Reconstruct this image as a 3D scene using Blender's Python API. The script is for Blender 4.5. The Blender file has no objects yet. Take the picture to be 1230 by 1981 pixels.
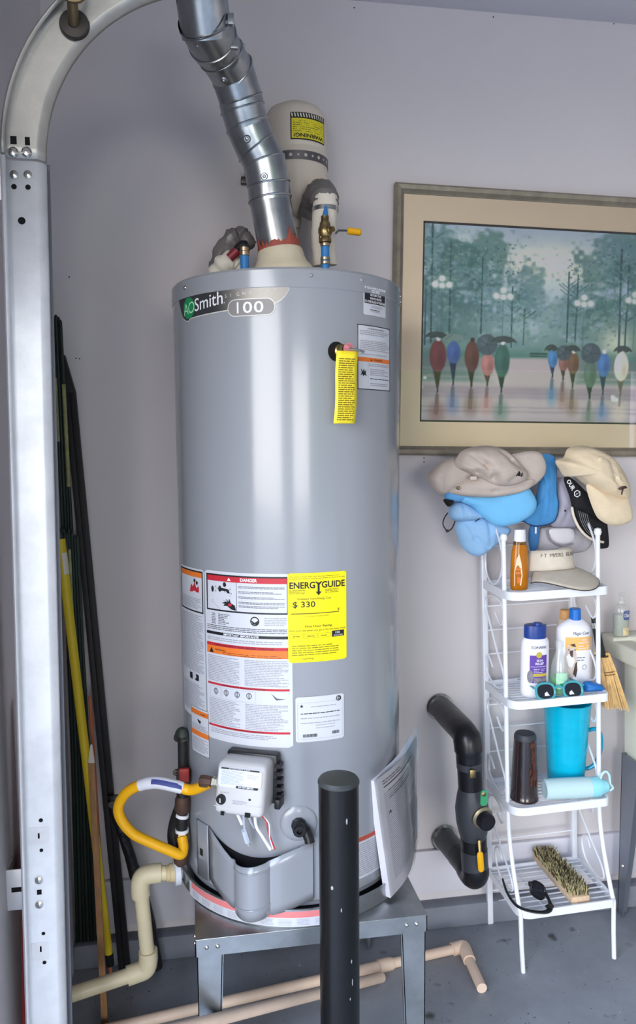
import bpy, bmesh, math, random
import numpy as np
from mathutils import Vector, Matrix, noise
random.seed(7)
SC = bpy.context.scene
COL = SC.collection
V = Vector
pi = math.pi

# ------------------------------------------------------------------ camera
CAM = V((.3445, -2.1126, 1.4208)); FPX = 1496.84
YAW, PITCH, ROLL = .1619, -.0877, -.0084
FW = V((math.sin(YAW)*math.cos(PITCH), math.cos(YAW)*math.cos(PITCH), math.sin(PITCH)))
RT0 = V((math.cos(YAW), -math.sin(YAW), 0)); UP0 = RT0.cross(FW)
RT = math.cos(ROLL)*RT0 + math.sin(ROLL)*UP0
UP = -math.sin(ROLL)*RT0 + math.cos(ROLL)*UP0
cd = bpy.data.cameras.new('camera'); cam = bpy.data.objects.new('camera', cd); COL.objects.link(cam)
cd.sensor_fit = 'VERTICAL'; cd.sensor_height = 36.0; cd.lens = FPX*36.0/1981; cd.clip_start = .02
cam.matrix_world = Matrix(((RT.x, UP.x, -FW.x, CAM.x), (RT.y, UP.y, -FW.y, CAM.y), (RT.z, UP.z, -FW.z, CAM.z), (0, 0, 0, 1)))
SC.camera = cam
# ------------------------------------------------------------------ light
SC.view_settings.view_transform = 'Standard'; SC.view_settings.look = 'None'
SC.view_settings.gamma = 1.0; SC.view_settings.use_curve_mapping = False
SC.view_settings.exposure = 1.5
SC.cycles.max_bounces = 10; SC.cycles.diffuse_bounces = 5; SC.cycles.transmission_bounces = 8
SC.cycles.sample_clamp_indirect = 6.0; SC.cycles.caustics_reflective = False; SC.cycles.caustics_refractive = False
w = bpy.data.worlds.new('sky'); SC.world = w; w.use_nodes = True
nt = w.node_tree; nt.nodes.clear()
wo = nt.nodes.new('ShaderNodeOutputWorld'); bg = nt.nodes.new('ShaderNodeBackground')
tc = nt.nodes.new('ShaderNodeTexCoord'); sx = nt.nodes.new('ShaderNodeSeparateXYZ'); cr = nt.nodes.new('ShaderNodeValToRGB')
nt.links.new(tc.outputs['Generated'], sx.inputs[0]); nt.links.new(sx.outputs['Z'], cr.inputs[0])
cr.color_ramp.elements[0].position = 0.0; cr.color_ramp.elements[0].color = (1.0, .96, .91, 1)
cr.color_ramp.elements[1].position = 0.7; cr.color_ramp.elements[1].color = (.52, .70, 1.0, 1)
nt.links.new(cr.outputs[0], bg.inputs[0]); nt.links.new(bg.outputs[0], wo.inputs[0])
bg.inputs[1].default_value = 3.8
sd = bpy.data.lights.new('sun', 'SUN'); sun = bpy.data.objects.new('sun', sd); COL.objects.link(sun)
sd.energy = .8; sd.angle = .01; sd.color = (1, .93, .82)
sun.rotation_euler = V((-.10, -.55, -.83)).to_track_quat('-Z', 'Y').to_euler()
pd = bpy.data.lights.new('door_portal', 'AREA'); po = bpy.data.objects.new('door_portal', pd); COL.objects.link(po)
pd.shape = 'RECTANGLE'; pd.size = 2.13; pd.size_y = 2.1
po.location = (-.06, -2.15, 1.065); po.rotation_euler = (0, -pi/2, 0); pd.cycles.is_portal = True
pd2 = bpy.data.lights.new('front_portal', 'AREA'); po2 = bpy.data.objects.new('front_portal', pd2); COL.objects.link(po2)
pd2.shape = 'RECTANGLE'; pd2.size = 5.0; pd2.size_y = 2.2; po2.location = (2.8, -6.0, 1.1); po2.rotation_euler = (pi/2, 0, 0); pd2.cycles.is_portal = True

# ------------------------------------------------------------------ helpers
def at(px, py, y):
    """point on the upright plane at depth y seen along a measured direction"""
    d = FW + RT*((px-615)/FPX) - UP*((py-990.5)/FPX)
    return CAM + d*((y-CAM.y)/d.y)
def lin(c):
    return tuple(((v/255)/12.92 if v/255 <= .04045 else ((v/255+.055)/1.055)**2.4) for v in c)
MATS = {}
def mat(name, col, rough=.5, metal=0., var=0., scale=8., bump=0., bscale=60., coat=0., trans=0., ior=1.45, alpha=1., spec=.5, stretch=None, col2=None, vcol=None):
    if name in MATS: return MATS[name]
    m = bpy.data.materials.new(name); m.use_nodes = True; n = m.node_tree.nodes; l = m.node_tree.links
    b = n['Principled BSDF']; c = lin(col)
    b.inputs['Base Color'].default_value = (*c, 1); b.inputs['Roughness'].default_value = rough
    b.inputs['Metallic'].default_value = metal; b.inputs['Coat Weight'].default_value = coat; b.inputs['Coat Roughness'].default_value = .12
    b.inputs['Transmission Weight'].default_value = trans; b.inputs['IOR'].default_value = ior; b.inputs['Alpha'].default_value = alpha
    b.inputs['Specular IOR Level'].default_value = spec
    if var or bump or col2:
        t = n.new('ShaderNodeTexCoord'); mp = n.new('ShaderNodeMapping'); l.new(t.outputs['Object'], mp.inputs[0])
        if stretch: mp.inputs['Scale'].default_value = stretch
    if var or col2:
        x = n.new('ShaderNodeTexNoise'); x.inputs['Scale'].default_value = scale; x.inputs['Detail'].default_value = 5; x.inputs['Roughness'].default_value = .6
        l.new(mp.outputs[0], x.inputs['Vector'])
        r = n.new('ShaderNodeValToRGB'); l.new(x.outputs['Fac'], r.inputs[0])
        r.color_ramp.elements[0].position = .3; r.color_ramp.elements[1].position = .7
        d2 = lin(col2) if col2 else tuple(v*(1+var) for v in c)
        r.color_ramp.elements[0].color = (*(c if col2 else tuple(v*(1-var) for v in c)), 1); r.color_ramp.elements[1].color = (*d2, 1)
        l.new(r.outputs[0], b.inputs['Base Color'])
    if vcol:
        a = n.new('ShaderNodeVertexColor'); a.layer_name = vcol; l.new(a.outputs[0], b.inputs['Base Color'])
    if bump:
        y = n.new('ShaderNodeTexNoise'); y.inputs['Scale'].default_value = bscale; y.inputs['Detail'].default_value = 4
        l.new(mp.outputs[0], y.inputs['Vector'])
        q = n.new('ShaderNodeBump'); q.inputs['Strength'].default_value = bump; q.inputs['Distance'].default_value = .01
        l.new(y.outputs['Fac'], q.inputs['Height']); l.new(q.outputs[0], b.inputs['Normal'])
    MATS[name] = m; return m

def frame_of(d, hint=None):
    d = d.normalized(); h = hint or (V((0, 0, 1)) if abs(d.z) < .95 else V((0, 1, 0)))
    a = d.cross(h).normalized(); return a, a.cross(d).normalized() if False else d.cross(a).normalized(), d
def axis_mat(o, d):
    a, b, c = frame_of(V(d)); return Matrix(((a.x, b.x, c.x, o[0]), (a.y, b.y, c.y, o[1]), (a.z, b.z, c.z, o[2]), (0, 0, 0, 1)))
def smooth_path(pts, n=6, closed=False):
    P = [V(p) for p in pts]; out = []; N = len(P)
    for i in range(N if closed else N-1):
        if closed: a, b, c, d = P[i-1], P[i], P[(i+1) % N], P[(i+2) % N]
        else: a, b, c, d = P[max(i-1, 0)], P[i], P[i+1], P[min(i+2, N-1)]
        for k in range(n):
            t = k/n
            out.append(.5*((2*b)+(c-a)*t+(2*a-5*b+4*c-d)*t*t+(3*b-a-3*c+d)*t**3))
    if not closed: out.append(P[-1])
    return out
class MB:
    def __init__(s): s.v = []; s.f = []
    def add(s, vs, fs, M=None):
        o = len(s.v); s.v += [(M @ V(v)) if M else V(v) for v in vs]; s.f += [tuple(i+o for i in f) for f in fs]; return s
    def box(s, c, size, M=None, bev=0., seg=2):
        bm = bmesh.new(); bmesh.ops.create_cube(bm, size=1)
        for v in bm.verts: v.co = V((v.co.x*size[0], v.co.y*size[1], v.co.z*size[2]))
        if bev: bmesh.ops.bevel(bm, geom=bm.edges[:], offset=bev, segments=seg, affect='EDGES', profile=.5)
        for v in bm.verts: v.co += V(c)
        bm.verts.index_update()
        s.add([v.co.copy() for v in bm.verts], [[v.index for v in f.verts] for f in bm.faces], M); bm.free(); return s
    def tube(s, pts, r, seg=10, caps=True, sq=1.):
        P = [V(p) for p in pts]; n = len(P); R = r if isinstance(r, (list, tuple)) else [r]*n
        vs = []; fs = []; pa = None
        for i in range(n):
            d = (P[min(i+1, n-1)]-P[max(i-1, 0)])
            if d.length < 1e-9: d = V((0, 0, 1))
            d.normalize()
            if pa is None: pa = frame_of(d)[0]
            a = (pa-d*pa.dot(d)); a.normalize(); b = d.cross(a); pa = a
            for k in range(seg):
                t = 2*pi*k/seg; vs.append(P[i]+a*(R[i]*math.cos(t))+b*(R[i]*sq*math.sin(t)))
        for i in range(n-1):
            for k in range(seg):
                j = (k+1) % seg; fs.append((i*seg+k, i*seg+j, (i+1)*seg+j, (i+1)*seg+k))
        if caps: fs += [tuple(range(seg-1, -1, -1)), tuple(range((n-1)*seg, n*seg))]
        return s.add(vs, fs)
    def lathe(s, prof, o=(0, 0, 0), d=(0, 0, 1), seg=24, a0=0., a1=2*pi, sx=1., sy=1.):
        M = axis_mat(o, d) if tuple(d) != (0, 0, 1) else Matrix.Translation(V(o))
        full = abs(a1-a0-2*pi) < 1e-6; m = seg if full else seg+1; vs = []; fs = []
        for r, z in prof:
            for k in range(m):
                t = a0+(a1-a0)*k/seg; vs.append((r*math.cos(t)*sx, r*math.sin(t)*sy, z))
        for i in range(len(prof)-1):
            for k in range(seg):
                j = (k+1) % m if full else k+1
                fs.append((i*m+k, i*m+j, (i+1)*m+j, (i+1)*m+k))
        if full:
            if prof[0][0] > 1e-6: fs.append(tuple(range(m-1, -1, -1)))
            if prof[-1][0] > 1e-6: fs.append(tuple(range((len(prof)-1)*m, len(prof)*m)))
        return s.add(vs, fs, M)
    def prism(s, out, z0, z1, M=None):
        n = len(out); vs = [(p[0], p[1], z0) for p in out]+[(p[0], p[1], z1) for p in out]
        fs = [tuple(range(n-1, -1, -1)), tuple(range(n, 2*n))]+[(k, (k+1) % n, n+(k+1) % n, n+k) for k in range(n)]
        return s.add(vs, fs, M)
    def sheet(s, prof, frames, closed=False):
        """sweep an open 2-D profile along frames (origin, a, b)"""
        n = len(prof); vs = []; fs = []
        for o, a, b in frames:
            for p in prof: vs.append(o+a*p[0]+b*p[1])
        for i in range(len(frames)-1):
            for k in range(n if closed else n-1):
                j = (k+1) % n; fs.append((i*n+k, i*n+j, (i+1)*n+j, (i+1)*n+k))
        return s.add(vs, fs)
    def pillow(s, out, y, front, back, rings=9, n=5, wr=0., wf=12., creases=(), centre=None, power=.5, seed=0.):
        """closed soft volume: outline in (x,z) on the plane y, swelling front (towards -y) and back"""
        O = smooth_path([V((p[0], 0, p[1])) for p in out], n, True); N = len(O)
        c = V((centre[0], 0, centre[1])) if centre else sum(O, V())/N
        def layer(dep, sgn):
            vs = []
            for k in range(rings):
                t = 1-k/rings
                for p in O:
                    q = c+(p-c)*t; h = dep*(max(0, 1-t*t))**power
                    if wr and sgn < 0:
                        h += wr*(noise.noise(V((q.x*wf+seed, q.z*wf*1.6, seed)))+.5*noise.noise(V((q.x*wf*2.3+seed, q.z*wf*2.9, 3+seed))))*min(1, (1-t)*5)
                        for (x0, z0, x1, z1, dp, wd) in creases:
                            A = V((x0, 0, z0)); B = V((x1, 0, z1)); ab = B-A; u = max(0, min(1, (q-A).dot(ab)/ab.length_squared))
                            h -= dp*math.exp(-((q-(A+ab*u)).length/wd)**2)*min(1, (1-t)*4)
                    vs.append(V((q.x, y+sgn*h, q.z)))
            vs.append(V((c.x, y+sgn*dep, c.z))); return vs
        for sgn, dep in ((-1, front), (1, back)):
            vs = layer(dep, sgn); fs = []
            for k in range(rings-1):
                for i in range(N):
                    j = (i+1) % N; f = (k*N+i, k*N+j, (k+1)*N+j, (k+1)*N+i); fs.append(f if sgn < 0 else f[::-1])
            for i in range(N):
                j = (i+1) % N; f = ((rings-1)*N+i, (rings-1)*N+j, rings*N); fs.append(f if sgn < 0 else f[::-1])
            s.add(vs, fs)
        return s
ROOT = {}
def thing(name, label, cat, loc, group=None):
    o = bpy.data.objects.new(name, None); COL.objects.link(o); o.location = loc; o.empty_display_size = .05
    o['label'] = label; o['category'] = cat
    if group: o['group'] = group
    ROOT[o] = V(loc); return o
def pieces(mb):
    """the far-apart pieces of a mesh, as separate builders"""
    n = len(mb.v); par = list(range(n))
    def find(a):
        while par[a] != a: par[a] = par[par[a]]; a = par[a]
        return a
    for f in mb.f:
        r = find(f[0])
        for i in f[1:]: par[find(i)] = r
    ro = np.array([find(i) for i in range(n)]); u, isl = np.unique(ro, return_inverse=True); k = len(u)
    if k < 2 or k > 1500: return [mb]
    P = np.array([tuple(v) for v in mb.v]); lo = np.full((k, 3), 1e9); hi = np.full((k, 3), -1e9); np.minimum.at(lo, isl, P); np.maximum.at(hi, isl, P)
    sz = (hi-lo).max(1); gap = np.maximum(0, np.maximum(lo[:, None]-hi[None], lo[None]-hi[:, None])); near = np.sqrt((gap**2).sum(2)) <= np.maximum(.019, .49*np.maximum(sz[:, None], sz[None]))
    lab = -np.ones(k, int); c = 0
    for i in range(k):
        if lab[i] >= 0: continue
        st_ = [i]; lab[i] = c
        while st_:
            j = st_.pop(); nx_ = np.nonzero(near[j] & (lab < 0))[0]; lab[nx_] = c; st_ += list(nx_)
        c += 1
    if c < 2 or c > 12: return [mb]
    out = [MB() for _ in range(c)]; new = [0]*n; w_ = lab[isl]
    for i in range(n): g = out[w_[i]]; new[i] = len(g.v); g.v.append(mb.v[i])
    for f in mb.f: out[w_[f[0]]].f.append(tuple(new[i] for i in f))
    return out
def obj(name, mb, m, parent=None, ang=35, weld=False, solid=0., label=None, kind=None):
    if parent is not None and kind is None:
        ps = pieces(mb)
        if len(ps) > 1:
            r = [obj(name, p, m, parent, ang, weld, solid, label, 'part') for p in ps]; return r[0]
    if kind == 'part': kind = None
    vs = mb.v
    if parent is not None: org = ROOT[parent]
    else:
        xs = [v.x for v in vs]; ys = [v.y for v in vs]; zs = [v.z for v in vs]
        org = V(((min(xs)+max(xs))/2, (min(ys)+max(ys))/2, min(zs)))
    me = bpy.data.meshes.new(name); me.from_pydata([v-org for v in vs], [], mb.f); me.update()
    bm = bmesh.new(); bm.from_mesh(me)
    if weld: bmesh.ops.remove_doubles(bm, verts=bm.verts, dist=1e-5)
    bmesh.ops.recalc_face_normals(bm, faces=bm.faces); bm.to_mesh(me); bm.free()
    me.shade_smooth()
    if ang < 180: me.set_sharp_from_angle(angle=math.radians(ang))
    me.materials.append(m)
    o = bpy.data.objects.new(name, me); COL.objects.link(o)
    if parent is not None:
        o.parent = parent
    else: o.location = org
    ROOT[o] = org
    if solid:
        md = o.modifiers.new('thickness', 'SOLIDIFY'); md.thickness = solid; md.offset = 0
    if label: o['label'] = label
    if kind: o['kind'] = kind
    return o
def tag(o, label, cat, group=None):
    o['label'] = label; o['category'] = cat
    if group: o['group'] = group
    return o
_tc = {}
def glyphs(txt, bold=0.):
    k = (txt, bold)
    if k not in _tc:
        c = bpy.data.curves.new('t', 'FONT'); c.body = txt; c.size = 1; c.offset = bold; c.resolution_u = 3
        o = bpy.data.objects.new('t', c); COL.objects.link(o); bpy.context.view_layer.update()
        me = o.to_mesh(); vs = [(v.co.x, v.co.y) for v in me.vertices]; fs = [tuple(p.vertices) for p in me.polygons]
        o.to_mesh_clear(); bpy.data.objects.remove(o); bpy.data.curves.remove(c)
        _tc[k] = (vs, fs)
    return _tc[k]
def text(mb, txt, f, x, y, h, w=None, align='l', bold=0., eps=.0012, flip=False):
    """flat lettering: f maps (x, y, eps) in metres on the print surface to space; h = capital height"""
    vs, fs = glyphs(txt, bold)
    if not vs: return
    x0 = min(v[0] for v in vs); x1 = max(v[0] for v in vs); sy = h/.69; sxx = (w/(x1-x0)) if w else sy
    W = (x1-x0)*sxx; ox = x-(W/2 if align == 'c' else W if align == 'r' else 0)
    q = [((v[0]-x0)*sxx, v[1]*sy) for v in vs]
    if flip: q = [(W-a, h-b) for a, b in q]
    mb.add([f(ox+a, y+b, eps) for a, b in q], fs)
def rect(mb, f, x0, x1, y0, y1, eps=.0012, nx=1):
    vs = []; fs = []
    for i in range(nx+1):
        x = x0+(x1-x0)*i/nx; vs += [f(x, y0, eps), f(x, y1, eps)]
    for i in range(nx): fs.append((2*i, 2*i+2, 2*i+3, 2*i+1))
    mb.add(vs, fs)
def poly(mb, f, pts, eps=.0012):
    mb.add([f(p[0], p[1], eps) for p in pts], [tuple(range(len(pts)))])
def disc(mb, f, x, y, rx, ry=None, eps=.0012, n=16, hole=0.):
    ry = ry or rx
    if hole:
        vs = []; fs = []
        for k in range(n):
            c, s_ = math.cos(2*pi*k/n), math.sin(2*pi*k/n); vs += [f(x+rx*c, y+ry*s_, eps), f(x+rx*hole*c, y+ry*hole*s_, eps)]
        for k in range(n): j = (k+1) % n; fs.append((2*k, 2*j, 2*j+1, 2*k+1))
        mb.add(vs, fs)
    else: poly(mb, f, [(x+rx*math.cos(2*pi*k/n), y+ry*math.sin(2*pi*k/n)) for k in range(n)], eps)
def fine(mb, f, x0, x1, ytop, ybot, pitch, rng, fill=.45, ragged=.25):
    """lines of print too small to read, word by word"""
    y = ytop-pitch
    while y >= ybot-1e-6:
        xe = x1-(x1-x0)*(rng.random()*ragged if rng.random() < .5 else 0); x = x0
        while x < xe-pitch*.3:
            l_ = min(pitch*rng.uniform(.8, 3.6), xe-x); rect(mb, f, x, x+l_, y, y+pitch*fill); x += l_+pitch*.35
        y -= pitch
def rrect(x0, x1, y0, y1, r, n=4):
    o = []
    for cx, cy, a in ((x1-r, y1-r, 0), (x0+r, y1-r, pi/2), (x0+r, y0+r, pi), (x1-r, y0+r, 3*pi/2)):
        for k in range(n+1): o.append((cx+r*math.cos(a+pi/2*k/n), cy+r*math.sin(a+pi/2*k/n)))
    return o

# shared materials
steel = mat('galvanised steel', (176, 180, 182), .38, 1., .18, 14, .05, 40, col2=None)
zinc = mat('zinc plated track', (244, 245, 248), .46, .3, .12, 9, .04, 60)
chrome = mat('bright metal', (200, 198, 192), .2, 1.)
brass = mat('aged brass', (150, 130, 90), .35, 1., .3, 40)
white = mat('white enamel', (236, 238, 244), .35, 0, coat=.3)
black = mat('black plastic', (22, 22, 25), .4)
hole = mat('dark opening', (14, 14, 16), .9)
pr_k = mat('black print', (28, 28, 32), .5); pr_g = mat('fine grey print', (158, 158, 166), .5); pr_r = mat('red print', (190, 40, 55), .5); pr_o = mat('orange print', (226, 118, 44), .5)
pr_w = mat('white print', (235, 236, 240), .5)
paper = mat('white label stock', (204, 206, 213), .4)
cream_pvc = mat('cream pvc', (222, 208, 172), .4, 0, .05, 20); pink_pvc = mat('tan pvc', (226, 200, 178), .45, 0, .06, 20)
yellow = mat('yellow plastic', (240, 178, 22), .4)

# ------------------------------------------------------------------ the room
wallm = mat('lavender grey wall paint', (213, 207, 208), .62, 0, .035, 1.6, .03, 90)
trimm = mat('white trim paint', (214, 212, 220), .5, 0, .04, 6)
def struct(name, mb, m, ang=35, parent=None):
    o = obj(name, mb, m, parent, ang); o['kind'] = 'structure'; return o
def floor_mat(name, a, b, spk):
    m = bpy.data.materials.new(name); m.use_nodes = True; n = m.node_tree.nodes; l = m.node_tree.links; p = n['Principled BSDF']
    t = n.new('ShaderNodeTexCoord'); x = n.new('ShaderNodeTexNoise'); x.inputs['Scale'].default_value = 3.5; x.inputs['Detail'].default_value = 8; x.inputs['Roughness'].default_value = .65
    l.new(t.outputs['Object'], x.inputs['Vector']); r = n.new('ShaderNodeValToRGB'); l.new(x.outputs['Fac'], r.inputs[0])
    r.color_ramp.elements[0].position = .32; r.color_ramp.elements[0].color = (*lin(a), 1); r.color_ramp.elements[1].position = .68; r.color_ramp.elements[1].color = (*lin(b), 1)
    last = r.outputs[0]
    for sc, lo, hi, c in ((95, .715, .73, (40, 40, 44)), (60, .735, .75, (205, 203, 200)), (14, .66, .76, (72, 72, 72))):
        y = n.new('ShaderNodeTexNoise'); y.inputs['Scale'].default_value = sc; y.inputs['Detail'].default_value = 3; l.new(t.outputs['Object'], y.inputs['Vector'])
        q = n.new('ShaderNodeMapRange'); q.inputs[1].default_value = lo; q.inputs[2].default_value = hi; l.new(y.outputs['Fac'], q.inputs[0])
        k = n.new('ShaderNodeMix'); k.data_type = 'RGBA'; l.new(q.outputs[0], k.inputs[0]); l.new(last, k.inputs[6]); k.inputs[7].default_value = (*lin(c), 1); last = k.outputs[2]
    l.new(last, p.inputs['Base Color']); p.inputs['Roughness'].default_value = .55
    b_ = n.new('ShaderNodeBump'); b_.inputs['Strength'].default_value = .12; b_.inputs['Distance'].default_value = .01; l.new(x.outputs['Fac'], b_.inputs['Height']); l.new(b_.outputs[0], p.inputs['Normal'])
    return m
floorm = floor_mat('painted concrete', (126, 130, 137), (154, 158, 165), 1)
struct('floor', MB().box((3, -3, -.05), (6.2, 6.2, .1)), floorm)
struct('driveway', MB().box((-6.1, -3, -.08), (12, 24, .1)).box((6.1, -12.1, -.08), (12.4, 12, .1)), mat('driveway concrete', (128, 125, 120), .8, 0, .08, 2))
struct('wall_back', MB().box((3, .06, 1.33), (6.2, .12, 2.7)), wallm)
wl = MB(); wl.box((-.06, -.535, 1.33), (.12, 1.13, 2.7)); wl.box((-.06, -2.15, 2.405), (.12, 2.1, .55)); wl.box((-.06, -4.6, 1.33), (.12, 2.8, 2.7))
struct('wall_left', wl, wallm)
struct('wall_right', MB().box((6.06, -3, 1.33), (.12, 6.2, 2.7)), wallm)
wf_ = MB(); wf_.box((.1, -6.06, 1.33), (.4, .12, 2.7)); wf_.box((5.7, -6.06, 1.33), (.8, .12, 2.7)); wf_.box((2.8, -6.06, 2.44), (5.0, .12, .48))
struct('wall_front', wf_, wallm)
cl = MB().box((3, -3, 2.66), (6.2, 6.2, .1)); struct('ceiling', cl, mat('ceiling paint', (180, 177, 180), .7))
struct('trim_1', MB().box((3, -.1, 2.6), (6, .22, .022), bev=.003), mat('ceiling edge paint', (214, 212, 218), .6))
struct('baseboard_back', MB().box((3.03, -.0075, .161), (5.9, .015, .13), bev=.002), trimm)
struct('trim_2', MB().box((3, -.022, .034), (6, .044, .068), bev=.004), mat('painted kerb', (122, 126, 136), .6, 0, .14, 7, .15, 30))
for x, y in ((685, 15), (954, 33), (1187, 46), (147, 693), (154, 694), (134, 536), (820, 886), (820, 893)):
    nl = MB(); p = at(x, y, -.0005); nl.lathe([(0, 0), (.0018, .0), (.0018, .0006), (0, .001)], p, (0, -1, 0), 8); obj('nail_hole', nl, hole, bpy.data.objects['wall_back'])
hg_ = MB().box((8.2, -12.5, 1.7), (9.6, 1.2, 3.5))  # unseen hedge, added and sized to keep bright sky out of the picture glass
bmh = bmesh.new(); bmesh.ops.create_grid(bmh, x_segments=60, y_segments=14, size=1)
for v in bmh.verts: q = V((8.2+4.9*v.co.x, -11.85, 1.75+1.8*v.co.y)); v.co = q+V((0, .35, .2))*noise.noise(q*1.7)+V((0, .12, .1))*noise.noise(q*6)
bmh.verts.index_update(); hg_.add([v.co.copy() for v in bmh.verts], [[v.index for v in f.verts] for f in bmh.faces]); bmh.free()
hd0 = tag(obj('added_hedge', hg_, mat('unseen hedge leaves', (52, 78, 34), .7, 0, .5, 9, .4, 12)), 'unseen green hedge added outside, reflected in the picture glass', 'added_hedge'); hd0['kind'] = 'stuff'


# ------------------------------------------------------------------ bollard
bx, by, br = .592, -.8, .0362
bo = thing('bollard', 'round black steel bollard standing in front of the tall grey tank', 'bollard', (bx, by, 0))
bm_ = mat('worn black paint', (11, 11, 13), .3, 0, .25, 18, .06, 70)
obj('post', MB().lathe([(br, 0), (br, .817)], (bx, by, 0), seg=40), bm_, bo)
obj('cap', MB().lathe([(br, .817), (br+.0012, .818), (br+.0012, .822), (br-.002, .8265), (br*.6, .8285), (0, .829)], (bx, by, 0), seg=40), mat('bollard cap paint', (52, 55, 56), .5, 0, .1, 30), bo)
ch = MB()
for t, z, a, b in ((12, .762, .0018, .006), (-31, .64, .0025, .004), (25, .50, .0015, .004), (28, .46, .0012, .007), (20, .43, .001, .003), (-5, .60, .0012, .004)):
    th = math.radians(t); M = axis_mat((bx+(br+.0002)*math.sin(th), by-(br+.0002)*math.cos(th), z), (math.sin(th), -math.cos(th), 0))
    ch.lathe([(a, 0), (a*.6, .0004), (0, .0005)], (0, 0, 0), seg=8, sx=1, sy=b/a); ch.v[-24:] = [M @ v for v in ch.v[-24:]]
obj('paint_chip', ch, mat('bare metal chip', (140, 140, 144), .6), bo, label='pale chips in the black paint')

# ------------------------------------------------------------------ garage door track
TY = -.72
tr = thing('garage_door_track', 'galvanised curved garage door track rising along the left wall', 'door track', (.045, TY, 0))
def tcx(z): return .0535+.0134*z
PROF = [(-.021, .024), (-.0255, .0255), (-.0285, .022), (-.029, .014), (-.0275, .006), (-.024, .0015), (-.020, 0), (.0222, 0), (.0255, -.001), (.0305, -.006), (.0345, -.012), (.036, -.017)]
fr = []
A_, B_ = V((1, 0, 0)), V((0, -1, 0))
for z in (0, .4, .8, 1.2, 1.6, 1.893): fr.append((V((tcx(z), TY, z)), A_, B_))
obj('vertical_rail', MB().sheet(PROF, fr), zinc, tr, 50, solid=.0018)
fr = []; R0 = .33; x0 = tcx(1.897)
for k in range(25):
    t = math.radians(80)*k/24; a = V((math.cos(t), 0, -math.sin(t)))
    fr.append((V((x0+R0-R0*math.cos(t), TY, 1.897+R0*math.sin(t))), a, B_))
obj('curved_rail', MB().sheet(PROF, fr), mat('dull zinc track', (190, 186, 178), .45, .7, .16, 9, .04, 60), tr, 50, solid=.0018)
an = MB(); an.box((.062, TY+.035, .95), (.07, .003, 1.9)); an.box((.028, TY+.05, .95), (.003, .03, 1.9))
an.v = [V((v.x+.0134*v.z*.8, v.y, v.z)) for v in an.v]
obj('angle_iron', an, mat('dark zinc angle', (120, 122, 130), .5, .6), tr)
def on_track(px, py, e=.0012): return at(px, py, TY-e)
for px, py in ((26, 295), (52, 295)):
    obj('bolt', MB().lathe([(.0085, 0), (.0085, .003), (.006, .0055), (0, .006)], on_track(px, py), (0, -1, 0), 10), chrome, tr)
for px, py in ((27, 338), (54, 338), (75, 1703), (76, 1750)):
    obj('bolt', MB().lathe([(.0068, 0), (.0068, .0015), (.0035, .003), (0, .0034)], on_track(px, py), (0, -1, 0), 12), chrome, tr)
for px, py, r in ((27, 361, .0045), (54, 362, .0045), (42, 427, .0062), (79, 1587, .0038), (80, 1645, .0034), (84, 1806, .0034), (86, 1862, .0036)):
    obj('bolt_hole', MB().lathe([(r, 0), (r*.9, .0002), (0, .0002)], on_track(px, py), (0, -1, 0), 12), hole, tr)
for px, py, a, b in ((26, 271, .010, .013), (53, 273, .008, .013), (75, 1617, .003, .010), (76, 1726, .008, .009), (79, 1836, .003, .011)):
    obj('slot', MB().box(on_track(px, py), (a, .0005, b)), hole, tr)
for py, h, mid in ((1590, .032, 1611), (1820, .034, 1835)):
    p = on_track(76, mid+6); obj('tab', MB().box(p, (.034, .0005, h)), zinc, tr)
def wall_bracket(z0, z1, slots, y=TY+.012):
    b = MB(); cx = tcx((z0+z1)/2)-.03; b.box((cx/2-.002, y, (z0+z1)/2), (cx+.004, .003, z1-z0), bev=.001); b.box((.0015, y+.02, (z0+z1)/2), (.003, .04, z1-z0))
    o = obj('wall_bracket', b, mat('bracket zinc', (226, 226, 228), .45, .55), tr)
    for x, z, sx_, sz_ in slots: obj('slot', MB().box((x, y-.0018, z), (sx_, .0006, sz_), bev=.0001), hole, o)
wall_bracket(1.832, 1.925, ((.03, 1.907, .02, .007), (.02, 1.885, .014, .018), (.03, 1.862, .006, .006), (.02, 1.847, .02, .006)))
wall_bracket(.585, .662, ((.022, .624, .028, .009),))
ro = thing('door_roller', 'steel garage door roller sitting in the track bend at upper left', 'roller', on_track(146, 40, .02))
c = at(144, 48, TY-.006); obj('wheel', MB().lathe([(.006, -.004), (.022, -.004), (.0245, -.002), (.024, .003), (.022, .006), (.009, .007), (.006, .012)], c, (0, -1, 0), 24), mat('dark steel', (90, 86, 82), .4, .9), ro)
obj('stem', MB().tube([c+V((0, -.006, 0)), c+V((.002, -.03, .012)), c+V((.004, -.05, .035))], .0085, 14), mat('old brass sleeve', (120, 104, 78), .4, .9, .2, 30), ro)
sl = MB(); pts = [c+V((.006-.02*math.cos(t), -.045, .032-.018*math.sin(t))) for t in [0, .6, 1.2, pi/2, 2, 2.6, pi]]
pts = [pts[0]+V((0, 0, .06))]+pts+[pts[-1]+V((0, 0, .06))]; sl.tube(pts, .005, 8)
obj('hinge_sleeve', sl, MATS['old brass sleeve'], ro)

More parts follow.
